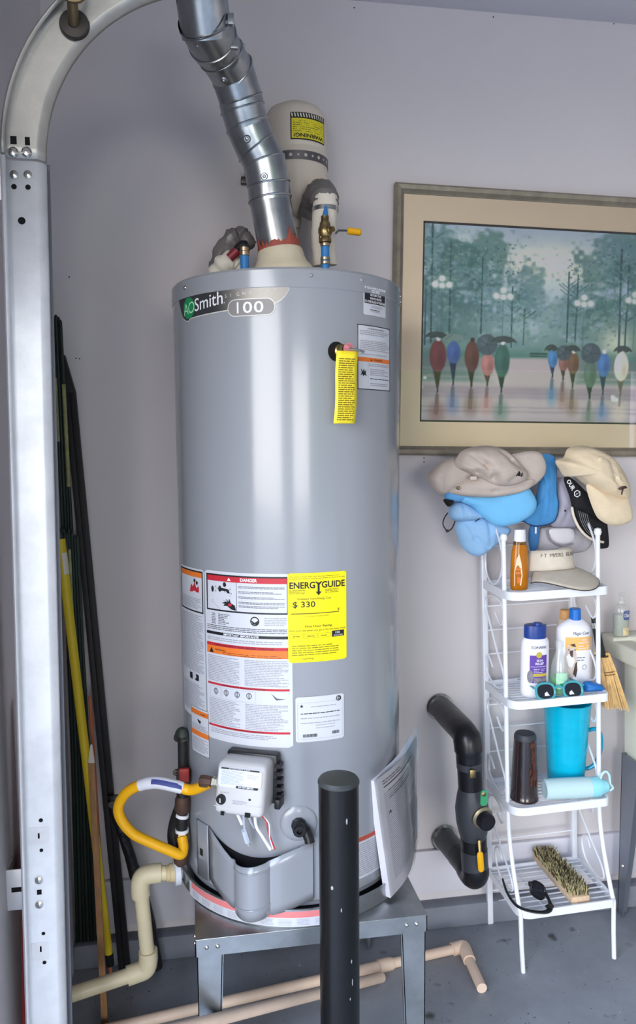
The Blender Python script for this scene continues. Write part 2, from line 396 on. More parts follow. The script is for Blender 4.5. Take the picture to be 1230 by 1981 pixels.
# ------------------------------------------------------------------ stand, pan, water heater
HX, HY, HR = .5667, -.3377, .254
SX0, SX1, SY0, SY1, SZ = .3312, .8167, -.6121, -.0543, .426
st = thing('heater_stand', 'galvanised sheet metal stand carrying the tall water heater', 'stand', (HX, HY, 0))
tb = MB(); tb.box(((SX0+SX1)/2, (SY0+SY1)/2, SZ-.001), (SX1-SX0, SY1-SY0, .002), bev=.0008)
for x0_, x1_, y0_, y1_ in ((SX0, SX1, SY0, SY0+.002), (SX0, SX1, SY1-.002, SY1), (SX0, SX0+.002, SY0, SY1), (SX1-.002, SX1, SY0, SY1)):
    tb.box(((x0_+x1_)/2, (y0_+y1_)/2, SZ-.019), (x1_-x0_, y1_-y0_, .036))
obj('stand_top', tb, steel, st)
for sx_, sy_ in ((0, 0), (1, 0), (0, 1), (1, 1)):
    X = SX1-.003 if sx_ else SX0+.003; Y_ = SY1-.003 if sy_ else SY0+.003; dx = -1 if sx_ else 1; dy = -1 if sy_ else 1
    lg = MB()
    def plate(ax, ay):
        pr = [(0, .0), (.036, 0), (.052, SZ-.03), (0, SZ-.03)]
        vs = []
        for o_ in (0, .002):
            for u, z in pr: vs.append(V((X+(dx*u if ax else dx*o_), Y_+(dy*u if ay else dy*o_), z)))
        lg.add(vs, [(0, 1, 2, 3), (7, 6, 5, 4), (0, 4, 5, 1), (1, 5, 6, 2), (2, 6, 7, 3), (3, 7, 4, 0)])
        lp = [(.034, 0), (.038, 0), (.054, SZ-.03), (.050, SZ-.03)]; vs = []
        for o_ in (0, .009):
            for u, z in lp: vs.append(V((X+(dx*u if ax else dx*o_), Y_+(dy*u if ay else dy*o_), z)))
        lg.add(vs, [(0, 1, 2, 3), (7, 6, 5, 4), (0, 4, 5, 1), (1, 5, 6, 2), (2, 6, 7, 3), (3, 7, 4, 0)])
    plate(1, 0); plate(0, 1)
    o = obj('leg', lg, steel, st)
    if not sy_:
        for u in (.02, .042): obj('rivet', MB().lathe([(.0045, 0), (.0042, .0015), (.002, .0032), (0, .0035)], (X+dx*u, SY0, SZ-.018), (0, -1, 0), 10), chrome, st)
        for u in (.02, .042): obj('rivet', MB().lathe([(.0045, 0), (.0042, .0015), (.002, .0032), (0, .0035)], (SX1 if sx_ else SX0, SY0+u, SZ-.018), (-dx, 0, 0), 10), chrome, st)

PX, PY, PR = .5689, -.3397, .271
pan = thing('drain_pan', 'shallow round metal drain pan under the grey tank, red and white sticker', 'pan', (PX, PY, SZ))
obj('pan_ring', MB().lathe([(0, .0005), (PR-.003, .0005), (PR, .004), (PR, .036), (PR+.002, .038), (PR+.002, .041), (PR-.0015, .041), (PR-.002, .002), (0, .0022)], (PX, PY, SZ), seg=96), steel, pan, 40)
def ring_map(cx, cy, R, th0, z0):
    def f(x, y, e): t = th0+x/R; return V((cx+(R+e)*math.sin(t), cy-(R+e)*math.cos(t), z0+y))
    return f
f = ring_map(PX, PY, PR, math.radians(-66), SZ+.003); Lp = PR*math.radians(66+12)
lb = MB(); rect(lb, f, 0, Lp, 0, .034, .0008, 40); pl = obj('pan_sticker', lb, paper, pan)
lb = MB(); rect(lb, f, .012, Lp-.004, .02, .0335, .0014, 40); obj('print_band', lb, mat('faded red print', (222, 128, 128), .5), pl)
lb = MB(); rng = random.Random(3)
for k in range(3): fine(lb, f, .014, Lp*.7, .033-k*.004, .0295-k*.004, .0035, rng, .3)
obj('lettering', lb, pr_w, pl)
lb = MB()
for k in range(9): fine(lb, f, .016+k*.038, .016+k*.038+.027, .018, .004, .0028, rng, .4)
obj('lettering', lb, mat('pale grey print', (170, 172, 180), .5), pl)
fd = V((math.sin(math.radians(-80)), -math.cos(math.radians(-80)), 0)); fp = V((PX, PY, SZ+.022))+fd*(PR+.0005)
obj('pan_spout', MB().lathe([(.012, -.012), (.017, 0), (.017, .003), (.013, .003), (.013, .012)], fp, fd, 20), mat('white pvc', (225, 228, 235), .4), pan)

wh = thing('water_heater', 'tall grey cylindrical gas water heater covered in labels, on the metal stand', 'water heater', (HX, HY, SZ+.003))
ZB = .460; ZT = 1.7645
tankm = mat('grey tank enamel', (146, 149, 155), .24, 0, .015, 3, .012, 6, coat=.5, stretch=(1, 1, .15))
obj('jacket', MB().lathe([(HR-.012, ZB-.004), (HR-.004, ZB), (HR-.004, ZB+.006), (HR, ZB+.012), (HR, 1.0), (HR, ZT-.0405)], (HX, HY, 0), seg=128), tankm, wh, 30)
obj('base_ring', MB().lathe([(HR-.014, SZ+.003), (HR-.014, ZB)], (HX, HY, 0), seg=64), mat('dark base', (30, 31, 34), .7), wh)
obj('top_cap', MB().lathe([(HR+.0005, ZT-.041), (HR+.0018, ZT-.039), (HR+.0018, ZT-.006), (HR-.001, ZT-.0015), (HR-.006, ZT), (HR-.02, ZT-.003), (0, ZT-.003)], (HX, HY, 0), seg=128), tankm, wh, 30)
def onr(th, z, R=HR): t = math.radians(th); return V((HX+R*math.sin(t), HY-R*math.cos(t), z)), V((math.sin(t), -math.cos(t), 0)), V((math.cos(t), math.sin(t), 0))
for th, z in ((-62, ZT-.02), (3.5, ZT-.017), (29, ZT-.017), (71, ZT-.02), (74, ZT-.03), (-96, ZT-.02)):
    p, n_, t_ = onr(th, z, HR+.0018); obj('screw', MB().lathe([(.0042, 0), (.0042, .001), (.003, .0026), (0, .003)], p, n_, 10), chrome if abs(th) > 40 else tankm, wh)
def tk(th0, z0, R=HR): return ring_map(HX, HY, R, math.radians(th0), z0)
def label(th0, th1, z0, z1, m, name='paper_label', r=.004, lab=None, nx=24, eps=.0006):
    f = tk(th0, z0); W = HR*math.radians(th1-th0); H = z1-z0; mb = MB()
    vs = []; fs = []
    for i in range(nx+1):
        x = W*i/nx; d = min(x, W-x); c = r-math.sqrt(max(0, r*r-(r-d)**2)) if d < r else 0
        vs += [f(x, c, eps), f(x, H-c, eps)]
    for i in range(nx): fs.append((2*i, 2*i+2, 2*i+3, 2*i+1))
    mb.add(vs, fs); o = obj(name, mb, m, wh, label=lab); return o, f, W, H

# brand plate: dark to silver foil, pill with the number
def brand():
    f = tk(-70, 1.664); k = HR*pi/180
    top = [(.4*k, .062)]+[((63.5*j/14)*k, .062+.011*j/14) for j in range(1, 15)]
    right = [(64.5*k, .070), (64.3*k, .060), (62.5*k, .046), (60*k, .036), (57*k, .030), (54*k, .026)]
    bot = [((54-j*3.55)*k, .026-.010*j/13) for j in range(1, 13)]+[(10*k, .012), (7.5*k, .014), (4.5*k, .022), (1.5*k, .045), (.3*k, .056)]
    out = top+right+bot
    fm = bpy.data.materials.new('brand foil'); fm.use_nodes = True; n = fm.node_tree.nodes; l = fm.node_tree.links; b = n['Principled BSDF']
    a = n.new('ShaderNodeVertexColor'); a.layer_name = 'print'; l.new(a.outputs[0], b.inputs['Base Color']); b.inputs['Metallic'].default_value = .25; b.inputs['Roughness'].default_value = .42
    # grid strips between top and bottom curves so that the plate follows the tank
    def ybot(x):
        pts = sorted([(p[0], p[1]) for p in right[1:]+bot])
        for i in range(len(pts)-1):
            if pts[i][0] <= x <= pts[i+1][0]: t = (x-pts[i][0])/max(1e-9, pts[i+1][0]-pts[i][0]); return pts[i][1]+(pts[i+1][1]-pts[i][1])*t
        return pts[0][1] if x < pts[0][0] else pts[-1][1]
    def ytop(x): return .062+.011*x/(64.5*k)
    def strip(g, e):
        mb = MB(); vs = []; fs = []; N = 60; xs = [.3*k+(64.2*k-.3*k)*i/N for i in range(N+1)]
        for x in xs: vs += [f(x, ybot(x)-g, e), f(x, ytop(x)+g, e)]
        for i in range(N): fs.append((2*i, 2*i+2, 2*i+3, 2*i+1))
        mb.add(vs, fs); return mb, xs
    e1, _ = strip(.002, .0006); edge = obj('brand_plate', e1, mat('silver print', (212, 210, 206), .4, .1), wh)
    mb, xs = strip(0, .001); o = obj('brand_foil', mb, fm, edge)
    at_ = o.data.color_attributes.new('print', 'FLOAT_COLOR', 'POINT')
    for i, v in enumerate(o.data.vertices):
        t = (i//2)/60; s_ = max(0, min(1, (t-.42)/.35)); s_ = s_*s_*(3-2*s_); c = [.045+(.34-.045)*s_, .045+(.315-.045)*s_, .048+(.28-.048)*s_]; at_.data[i].color = (*c, 1)
    pill = MB(); pp = rrect(36*k, 57.5*k, .009, .039, .0149, 6)
    for g, e, m_, nm in ((.0018, .0014, MATS['silver print'], 'pill_edge'), (0, .0018, mat('pill print', (134, 130, 128), .45, .1), 'pill')):
        q = rrect(36*k-g, 57.5*k+g, .009-g, .039+g, .0149+g, 6); mb = MB()
        ys = 48; vs = []; fs = []
        for i in range(ys+1):
            x = 36*k-g+(21.5*k+2*g)*i/ys; xr = min(x-(36*k-g), 57.5*k+g-x); r = .0149+g; h = .015+g
            d = r-math.sqrt(max(0, r*r-(r-min(xr, r))**2)); vs += [f(x, .024-h+d, e), f(x, .024+h-d, e)]
        for i in range(ys): fs.append((2*i, 2*i+2, 2*i+3, 2*i+1))
        mb.add(vs, fs); obj(nm, mb, m_, edge)
    g = MB(); disc(g, f, 10.8*k, .0375, .0215, .0215, .0016, 28); obj('logo_disc', g, mat('logo green', (26, 140, 84), .45), edge)
    g = MB()
    def sl(x, y, e): return f(x, y+x*.10, e)
    text(g, 'A', sl, 6.2*k, .0205, .023, w=4.6*k, eps=.002, bold=-.008); text(g, 'O', sl, 10.6*k, .0205, .023, w=5.0*k, eps=.002, bold=-.008)
    obj('lettering', g, mat('pale green print', (176, 236, 190), .45), edge)
    g = MB(); text(g, 'Smith', sl, 15.8*k, .0205, .025, w=17.5*k, eps=.002, bold=.004); text(g, '.', sl, 33.8*k, .0205, .013, eps=.002)
    text(g, '1', f, 40.4*k, .0135, .021, eps=.0024, bold=.012); text(g, '0', f, 43.3*k, .0135, .021, w=4.3*k, eps=.0024, bold=.012); text(g, '0', f, 48.4*k, .0135, .021, w=4.3*k, eps=.0024, bold=.012); obj('lettering', g, pr_w, edge)
    g = MB()
    for i, c_ in enumerate('SIGNATURE'): text(g, c_, f, (34.5+i*2.9)*k, .0455+.0008*i, .0065, eps=.002)
    obj('lettering', g, mat('light foil print', (214, 210, 205), .4), edge)
brand()
rng = random.Random(11)
# red-black danger sheet
o, f, W, H = label(-51.5, -6.5, .803, 1.162, paper, lab='large white sheet headed DANGER with red and orange bands')
k_ = MB(); r_ = MB(); g_ = MB(); o_ = MB(); w_ = MB(); s_ = MB()
x0, x1 = .006, W-.006
def frame(mb, f, x0, x1, y0, y1, t, nx=14):
    rect(mb, f, x0, x1, y0, y0+t, nx=nx); rect(mb, f, x0, x1, y1-t, y1, nx=nx); rect(mb, f, x0, x0+t, y0, y1); rect(mb, f, x1-t, x1, y0, y1)
frame(k_, f, x0, x1, H-.083, H-.006, .0032)
rect(r_, f, x0+.003, x1-.003, H-.0205, H-.0092, nx=14)
text(w_, 'DANGER', f, W*.56, H-.0175, .0062, align='c', bold=.03, eps=.0018)
poly(w_, f, [(W*.315, H-.0180), (W*.36, H-.0180), (W*.3375, H-.0112)], .0018)
rect(k_, f, W*.42, W*.42+.0008, H-.08, H-.0205)
# tap, splashes and hand
disc(k_, f, W*.12, H-.038, .0035, .0065); disc(k_, f, W*.22, H-.036, .0042, .0065, hole=.55); disc(k_, f, W*.28, H-.0265, .004, .005)
poly(k_, f, [(W*.21, H-.033), (W*.33, H-.036), (W*.345, H-.044), (W*.315, H-.044), (W*.30, H-.040), (W*.21, H-.040)])
for i in range(9):
    a = rng.uniform(.14, .36); b = rng.uniform(.024, .042); poly(k_, f, [(W*a, H-b), (W*a+.0022, H-b-.003), (W*a+.0008, H-b-.005)])
hand = [(.25, .058), (.29, .062), (.24, .065), (.28, .0665), (.26, .071), (.31, .0705), (.36, .077), (.415, .0785), (.40, .068), (.355, .064), (.335, .054), (.33, .0615), (.29, .0545), (.315, .063)]
poly(k_, f, [(W*a, H-b) for a, b in hand]); disc(r_, f, W*.345, H-.0675, .005, .003, eps=.0016)
poly(g_, f, [(W*.1, H-.062), (W*.36, H-.048), (W*.362, H-.0488), (W*.1, H-.0628)]); poly(g_, f, [(W*.1, H-.0625), (W*.22, H-.08), (W*.226, H-.08), (W*.107, H-.0625)])
for yy in (.026, .0365, .047, .058, .0655): fine(s_, f, W*.445, W*.93, H-yy, H-yy-.0052, .0026, rng, .45)
for i in range(7): fine(s_, f, W*.1, W*.16, H-.087-i*.0034, H-.0904-i*.0034, .003, rng, .5); fine(s_, f, W*.19, W*(.28+.1*rng.random()), H-.087-i*.0034, H-.0904-i*.0034, .003, rng, .5)
disc(k_, f, W*.62, H-.098, .0098, .0098, hole=.76); poly(k_, f, [(W*.575, H-.095), (W*.62, H-.101), (W*.665, H-.0945), (W*.66, H-.101), (W*.64, H-.105), (W*.60, H-.1045)])
fine(g_, f, W*.72, W*.95, H-.088, H-.108, .0036, rng)
fine(s_, f, W*.03, W*.95, H-.1115, H-.123, .0036, rng)
rect(k_, f, x0-.002, x1+.002, H-.1335, H-.1275, nx=14); text(w_, 'IMPORTANT IMPORTANTE', f, W*.26, H-.1325, .0042, w=W*.4, bold=.02, eps=.0018)
fine(g_, f, W*.03, W*.9, H-.137, H-.149, .0042, rng)
rect(r_, f, x0-.002, x1, H-.1575, H-.151, nx=14); text(k_, 'FOR YOUR SAFETY READ BEFORE OPERATING', f, W*.14, H-.1565, .004, w=W*.68, eps=.0018)
rect(o_, f, x0-.002, x1, H-.174, H-.1575, nx=14); poly(k_, f, [(W*.06, H-.1725), (W*.12, H-.1725), (W*.09, H-.1615)], .0018); text(k_, 'WARNING', f, W*.14, H-.167, .004, eps=.0018)
fine(k_, f, W*.24, W*.92, H-.166, H-.173, .0034, rng, .3)
for c0, c1 in ((.03, .44), (.5, .96)): fine(g_, f, W*c0, W*c1, H-.177, H-.234, .00345, rng)
rect(r_, f, x0-.001, x1, H-.241, H-.2365, nx=14); text(k_, 'OPERATING INSTRUCTIONS', f, W*.22, H-.2405, .003, w=W*.5, eps=.0018)
for i in range(4): disc(s_, f, W*(.14+.135*i), H-.254, .0062, .0062, hole=.72); rect(s_, f, W*(.135+.135*i), W*(.145+.135*i), H-.262, H-.247)
frame(g_, f, W*.055, W*.205, H-.268, H-.2445, .0004, 3); frame(g_, f, W*.22, W*.62, H-.268, H-.2445, .0004, 6); poly(s_, f, [(W*.78, H-.246), (W*.84, H-.256), (W*.93, H-.258), (W*.83, H-.26)])
for c0, c1 in ((.04, .44), (.5, .95)): fine(g_, f, W*c0, W*c1, H-.269, H-.325, .00345, rng)
rect(r_, f, x0-.001, x1, H-.331, H-.3265, nx=14); text(k_, 'TO TURN OFF GAS TO APPLIANCE', f, W*.2, H-.3305, .003, w=W*.5, eps=.0018)
fine(g_, f, W*.06, W*.95, H-.333, H-.345, .0036, rng)
for nm, mb, m_ in (('lettering', k_, pr_k), ('lettering', s_, mat('mid grey print', (95, 95, 102), .5)), ('lettering', g_, pr_g), ('print_band', r_, pr_r), ('print_band', o_, pr_o), ('lettering', w_, pr_w)): obj(nm, mb, m_, o)
# left column sheet
o, f, W, H = label(-77.5, -52.2, .832, 1.16, paper, lab='white sheet with orange header at the left edge of the tank')
k_, g_, o_, r_ = MB(), MB(), MB(), MB()
frame(k_, f, .002, W-.003, H-.094, H-.004, .0032, 8); rect(o_, f, .005, W-.006, H-.018, H-.007, nx=8)
poly(r_, f, [(W*.5, H-.052), (W*.85, H-.05), (W*.84, H-.036), (W*.76, H-.042), (W*.70, H-.028), (W*.64, H-.04), (W*.57, H-.034)]); disc(k_, f, W*.7, H-.026, .004, .004); disc(k_, f, W*.78, H-.03, .004, .004)
fine(g_, f, W*.1, W*.9, H-.062, H-.088, .0034, rng); fine(g_, f, W*.06, W*.95, H-.098, H-.225, .0036, rng); fine(g_, f, W*.06, W*.95, H-.25, H-.318, .0036, rng)
poly(k_, f, rrect(W*.42, W*.78, H-.244, H-.230, .003))
for nm, mb, m_ in (('lettering', k_, pr_k), ('lettering', g_, pr_g), ('print_band', o_, pr_o), ('print_band', r_, pr_r)): obj(nm, mb, m_, o)
# small strip below it
o, f, W, H = label(-66, -50.6, .755, .857, paper, lab='narrow white strip with two orange bands', eps=.0012)
f2 = lambda x, y, e: f(x, y, e+.0006)
k_, g_, o_ = MB(), MB(), MB()
for yy in (H-.016, H-.062): rect(o_, f2, .001, W-.001, yy, yy+.011, nx=6)
fine(k_, f2, W*.15, W*.9, H-.006, H-.016, .006, rng, .3); poly(k_, f2, [(W*.4, H-.024), (W*.62, H-.028), (W*.55, H-.034), (W*.45, H-.03)]); fine(g_, f2, .004, W-.003, H-.035, H-.05, .0034, rng); fine(g_, f2, .004, W-.003, H-.065, H-.098, .0034, rng)
frame(k_, f2, 0, W, 0, H, .0006, 6)
for nm, mb, m_ in (('lettering', k_, pr_k), ('lettering', g_, pr_g), ('print_band', o_, pr_o)): obj(nm, mb, m_, o)
# yellow energy label
o, f, W, H = label(-8.3, 19.6, .98, 1.163, mat('energy label yellow', (250, 228, 20), .45), 'energy_label', .003, 'bright yellow energy cost label', eps=.0013)
f2 = lambda x, y, e: f(x, y, e+.0006)
k_, g_ = MB(), MB()
text(k_, 'ENERG', f2, W*.03, H-.031, .0125, w=W*.42, bold=.028); text(k_, 'Y', f2, W*.445, H-.031, .0125, w=W*.13, bold=.028); text(k_, 'GUIDE', f2, W*.56, H-.031, .0125, w=W*.41, bold=.028)
rect(k_, f2, W*.49, W*.525, H-.04, H-.02); poly(k_, f2, [(W*.455, H-.0385), (W*.56, H-.0385), (W*.5075, H-.0465)])
text(k_, 'Estimated Yearly Energy Cost', f2, W*.16, H-.0545, .0042, w=W*.56)
text(k_, '$ 330', f2, W*.08, H-.0695, .0115, w=W*.37, bold=.012)
rect(k_, f2, W*.05, W*.86, H-.0835, H-.082, nx=6); text(k_, 'V', f2, W*.83, H-.0805, .0055, bold=.02)
text(g_, 'Cost Range of Similar Models', f2, W*.28, H-.0895, .0026, w=W*.4); text(k_, 'First Hour Rating', f2, W*.28, H-.111, .0042, w=W*.45, bold=.012); text(k_, 'How much hot water you get in the first hour of use', f2, W*.02, H-.119, .0038, w=W*.96)
rect(k_, f2, W*.73, W*.95, H-.134, H-.1215, nx=3); 
g2 = MB(); text(g2, '100', f2, W*.79, H-.1275, .0044, w=W*.08, eps=.0018); text(g2, 'GALLONS', f2, W*.76, H-.1325, .003, w=W*.16, eps=.0018); obj('lettering', g2, pr_w, o)
fy = mat('olive print', (120, 112, 20), .5)
for i in range(3): frame(g_, f2, W*(.03+.23*i), W*(.25+.23*i), H-.133, H-.124, .0004, 3); fine(g_, f2, W*(.08+.23*i), W*(.2+.23*i), H-.126, H-.1315, .004, rng)
fine(g_, f2, W*.06, W*.85, H-.145, H-.17, .0046, rng, .35); text(k_, 'ftc.gov/energy', f2, W*.22, H-.1765, .003); fine(g_, f2, W*.02, W*.3, H-.033, H-.043, .003, rng); fine(g_, f2, W*.62, W*.85, H-.033, H-.043, .003, rng); fine(g_, f2, W*.03, W*.97, H-.004, H-.014, .004, rng, .25)
obj('lettering', k_, pr_k, o); obj('lettering', g_, fy, o)
# rating plate
o, f, W, H = label(-5.3, 18, .8135, .908, paper, 'rating_label', .003, 'small white rating plate with a star mark', eps=.0013)
f2 = lambda x, y, e: f(x, y, e+.0006); k_, g_ = MB(), MB()
frame(g_, f2, .004, W-.004, .006, H-.012, .0004, 8)
star = [((.0042 if i % 2 == 0 else .0017)*math.sin(i*pi/5), (.0042 if i % 2 == 0 else .0017)*math.cos(i*pi/5)) for i in range(10)]
poly(k_, f2, [(W*.12+a, H-.019+b) for a, b in star]); disc(k_, f2, W*.88, H-.0085, .0058, .0058, hole=.7); disc(k_, f2, W*.89, H-.0085, .0028, .0034, hole=.5)
fine(g_, f2, W*.3, W*.82, H-.018, H-.022, .004, rng, .4)
for yy in (.032, .042, .052): fine(k_ if yy == .032 else g_, f2, W*.1, W*.9, H-yy, H-yy-.004, .0038, rng, .45, .6)
for yy in (.058, .064): fine(g_, f2, W*.4, W*.8, H-yy, H-yy-.0035, .003, rng)
x = W*.14
while x < W*.42: a = rng.uniform(.0004, .0014); rect(k_, f2, x, x+a, .010, .0165); x += a+rng.uniform(.0004, .0011)
x = W*.74
while x < W*.88: a = rng.uniform(.0004, .0014); rect(k_, f2, x, x+a, .012, .0185); x += a+rng.uniform(.0004, .0011)
obj('lettering', k_, pr_k, o); obj('lettering', g_, pr_g, o)
# problem notice
o, f, W, H = label(30.2, 46.8, 1.681, 1.742, paper, 'notice_label', .002, 'small black and white notice near the top of the tank')
k_, w_, g_ = MB(), MB(), MB(); rect(k_, f, .003, W-.003, H-.038, H-.003, nx=6)
for i, (tx, h_, wd) in enumerate((('IF YOU HAVE A PROBLEM', .0042, .92), ('DO NOT', .0058, .36), ('RETURN THIS', .004, .48), ('WATER HEATER', .004, .52), ('TO THE PLACE OF PURCHASE', .0044, .92))):
    text(w_, tx, f, W*.5, H-.009-i*.0068, h_, w=W*wd, align='c', bold=.025, eps=.0018)
fine(g_, f, W*.3, W*.8, H-.040, H-.047, .003, rng); fine(k_, f, W*.25, W*.8, H-.0475, H-.051, .0034, rng); fine(g_, f, W*.3, W*.75, H-.051, H-.055, .003, rng)
obj('print_band', k_, pr_k, o); obj('lettering', w_, pr_w, o); obj('lettering', g_, pr_g, o)
# relief valve sheet
o, f, W, H = label(26.5, 51, 1.5305, 1.6605, paper, 'valve_label', .003, 'white sheet with black edge and orange band beside the relief valve')
k_, g_, o_ = MB(), MB(), MB(); frame(k_, f, 0, W, 0, H, .0016, 8)
text(k_, 'TOP RELIEF VALVE OPENING', f, W*.5, H-.0085, .003, w=W*.5, align='c')
fine(g_, f, W*.06, W*.96, H-.009, H-.0225, .0036, rng); fine(g_, f, W*.06, W*.96, H-.029, H-.054, .0036, rng); fine(g_, f, W*.06, W*.96, H-.056, H-.0625, .0034, rng)
rect(o_, f, .0016, W-.0016, H-.0735, H-.065, nx=8); text(k_, 'WARNING', f, W*.55, H-.0712, .004, align='c', eps=.0018); poly(k_, f, [(W*.33, H-.0715), (W*.38, H-.0715), (W*.355, H-.0668)], .0018)
fine(g_, f, W*.28, W*.95, H-.075, H-.082, .0034, rng); fine(g_, f, W*.32, W*.92, H-.085, H-.103, .0038, rng); fine(k_, f, W*.32, W*.94, H-.104, H-.112, .0042, rng, .35); fine(g_, f, W*.32, W*.92, H-.114, H-.123, .0038, rng)
rect(g_, f, W*.26, W*.26+.0006, 0, H-.074); poly(k_, f, [(W*.08, H-.087), (W*.13, H-.094), (W*.15, H-.088), (W*.18, H-.094), (W*.22, H-.089), (W*.2, H-.097), (W*.23, H-.103), (W*.17, H-.1), (W*.14, H-.104), (W*.12, H-.099), (W*.07, H-.102), (W*.1, H-.096)])
for nm, mb, m_ in (('lettering', k_, pr_k), ('lettering', g_, pr_g), ('print_band', o_, pr_o)): obj(nm, mb, m_, o)
# low right sheet
o, f, W, H = label(17, 46, .492, .586, paper, 'paper_label', .003, 'white notice with red header low on the right of the tank')
g_, o_ = MB(), MB(); rect(o_, f, 0, W, H-.011, H-.001, nx=10); fine(g_, f, .004, W-.004, H-.014, .006, .0046, rng, .5, .1)
obj('print_band', o_, mat('brick red print', (176, 74, 58), .5), o); obj('lettering', g_, pr_g, o)

# relief valve in its recess, with yellow tag
p, n_, t_ = onr(16.6, 1.603, HR+.0004)
obj('valve_recess', MB().lathe([(.0195, 0), (.019, .0006), (0, .0006)], p+t_*-.005, n_, 28), hole, wh)
rv = MB().lathe([(.014, 0), (.014, .012), (.011, .014), (.011, .03)], p-t_*.001, n_, 16); rvo = obj('relief_valve', rv, brass, wh)
tg = onr(17.4, 1.605, HR+.033)[0]
obj('valve_disc', MB().lathe([(.0115, 0), (.0115, .0012), (.005, .0016), (.005, .003), (0, .004)], tg, n_, 24), mat('red print disc', (196, 120, 124), .5, 0, .35, 180), rvo)
obj('test_lever', MB().tube([tg+n_*.004, tg+n_*.007+V((.014, .004, -.001)), tg+n_*.005+V((.03, .008, -.005))], [.0022, .002, .0028], 8), chrome, rvo)
RT_ = HR+.031; ft = ring_map(HX, HY, RT_, math.radians(10.95), 1.4605); Wt = RT_*math.radians(9.5)
def ftag(x, y, e): q = ft(x, y, e); return q+V((.0082*y/.14+.002*math.sin(y*40), .004*math.sin(y*30), 0))
tgm = MB(); vs = []; fs = []
for j in range(13):
    for i in range(5): vs.append(ftag(Wt*i/4, .140*j/12, 0))
for j in range(12):
    for i in range(4): a = j*5+i; fs.append((a, a+1, a+6, a+5))
tgm.add(vs, fs); to = obj('yellow_tag', tgm, mat('yellow tag card', (248, 226, 50), .5), wh, 180, solid=.0006, label='long yellow tag hanging from the relief valve')
g_ = MB(); fine(g_, ftag, Wt*.12, Wt*.88, .128, .004, .0042, rng, .5, .2); obj('lettering', g_, mat('tag print', (128, 112, 20), .5), to)

# gas control on the tank front
O, N_, T_ = onr(-25.5, .743, HR); Z_ = V((0, 0, 1))
GM = Matrix(((T_.x, N_.x, 0, O.x), (T_.y, N_.y, 0, O.y), (0, 0, 1, O.z), (0, 0, 0, 1)))
def G(t, n, z): return GM @ V((t, n, z))
def shear(mb, k):
    mb.v = [V((v.x+.02*v.z, v.y-k*v.z*(1 if v.y > .04 else .2), v.z)) for v in mb.v]; mb.v = [GM @ v for v in mb.v]; return mb
ctl = obj('gas_control', shear(MB().box((0, .046, 0), (.104, .064, .1), bev=.012, seg=3), .22), mat('white control housing', (190, 188, 188), .45), wh, label='white gas control box')
def cf(x, y, e): return GM @ V((x+.02*y, .078-.22*y+e, y))
g = MB(); g.box((.006, .012, .004), (.108, .024, .102), bev=.004)
for i in range(5): g.box((.062, .016, -.03+.016*i), (.012, .02, .008))
g.box((.064, .024, -.04), (.012, .03, .02), bev=.002); g.v = [GM @ v for v in g.v]; obj('back_plate', g, black, ctl)
lp = rrect(-.0445, .0435, .004, .0405, .008); g = MB(); poly(g, cf, rrect(-.0465, .0455, .002, .0425, .009), .0006); obj('label_frame', g, mat('control rim', (190, 190, 194), .5), ctl)
g = MB(); poly(g, cf, lp, .001); obj('control_label', g, mat('control label stock', (206, 212, 226), .4), ctl)
g = MB(); w2 = MB(); s2 = MB()
poly(g, cf, [(-.04, .0405), (.039, .0405), (.041, .0375), (-.042, .0375)], .0016); poly(g, cf, [(-.008, .004), (.038, .004), (.041, .0085), (-.006, .0085)], .0016)
text(w2, 'STATUS LIGHT CODE', cf, -.024, .0382, .0022, w=.044, eps=.002); text(w2, 'DO NOT SERVICE', cf, -.002, .0053, .0028, w=.032, eps=.002, bold=.02)
fine(s2, cf, -.04, .008, .036, .009, .0022, rng, .4); fine(s2, cf, .014, .04, .033, .022, .003, rng, .35); fine(s2, cf, -.04, -.02, -.005, -.0075, .0024, rng, .5); fine(s2, cf, -.012, .018, -.018, -.026, .0024, rng, .3)
obj('print_band', g, pr_k, ctl); obj('lettering', w2, pr_w, ctl); obj('lettering', s2, pr_g, ctl)
kc = cf(-.036, -.020, 0); kn = (cf(-.036, -.020, 1)-kc).normalized()
kk = MB().lathe([(.0098, -.004), (.0095, .005), (.008, .0065), (0, .0065)], kc, kn, 24); obj('knob', kk, black, ctl)
obj('knob_mark', MB().box((0, 0, 0), (.0016, .0012, .009), axis_mat(kc+kn*.0068, kn) @ Matrix.Rotation(pi/2, 4, 'X')), pr_w, ctl)
for x, y, a, b in ((-.031, -.0455, .008, .0075), (.0215, -.043, .0115, .0085), (.0235, -.0145, .005, .003)):
    g = MB(); poly(g, cf, rrect(x-a/2, x+a/2, y-b/2, y+b/2, .001), .0012); obj('socket', g, hole, ctl)
g = MB(); g.add([cf(-.05, -.033, .0007), cf(-.018, -.033, .0007), cf(-.012, -.026, .0007), (cf(.05, -.026, .0007)), cf(.05, -.0268, .0007), cf(-.0115, -.0268, .0007), cf(-.0175, -.0338, .0007), cf(-.05, -.0338, .0007)], [(0, 1, 6, 7), (1, 2, 5, 6), (2, 3, 4, 5)]); obj('housing_seam', g, mat('control rim', (190, 190, 194)), ctl)
INL = G(-.052, .045, -.006); DL = -T_
obj('inlet_nut', MB().lathe([(.012, -.004), (.0135, 0), (.0135, .006), (.011, .008), (.011, .012), (.0125, .013), (.0125, .018), (.009, .019)], INL, DL, 6), mat('pale nickel', (200, 196, 178), .35, .7), ctl)
def wire(pts, r, m, nm='wire'): obj(nm, MB().tube(smooth_path(pts, 6), r, 8), m, wh)
wgrey = mat('grey wire', (176, 182, 192), .45); wred = mat('red wire', (196, 66, 70), .45)
wire([G(-.022, .05, -.05), G(-.016, .047, -.065), G(-.008, .04, -.09)], .0016, black)
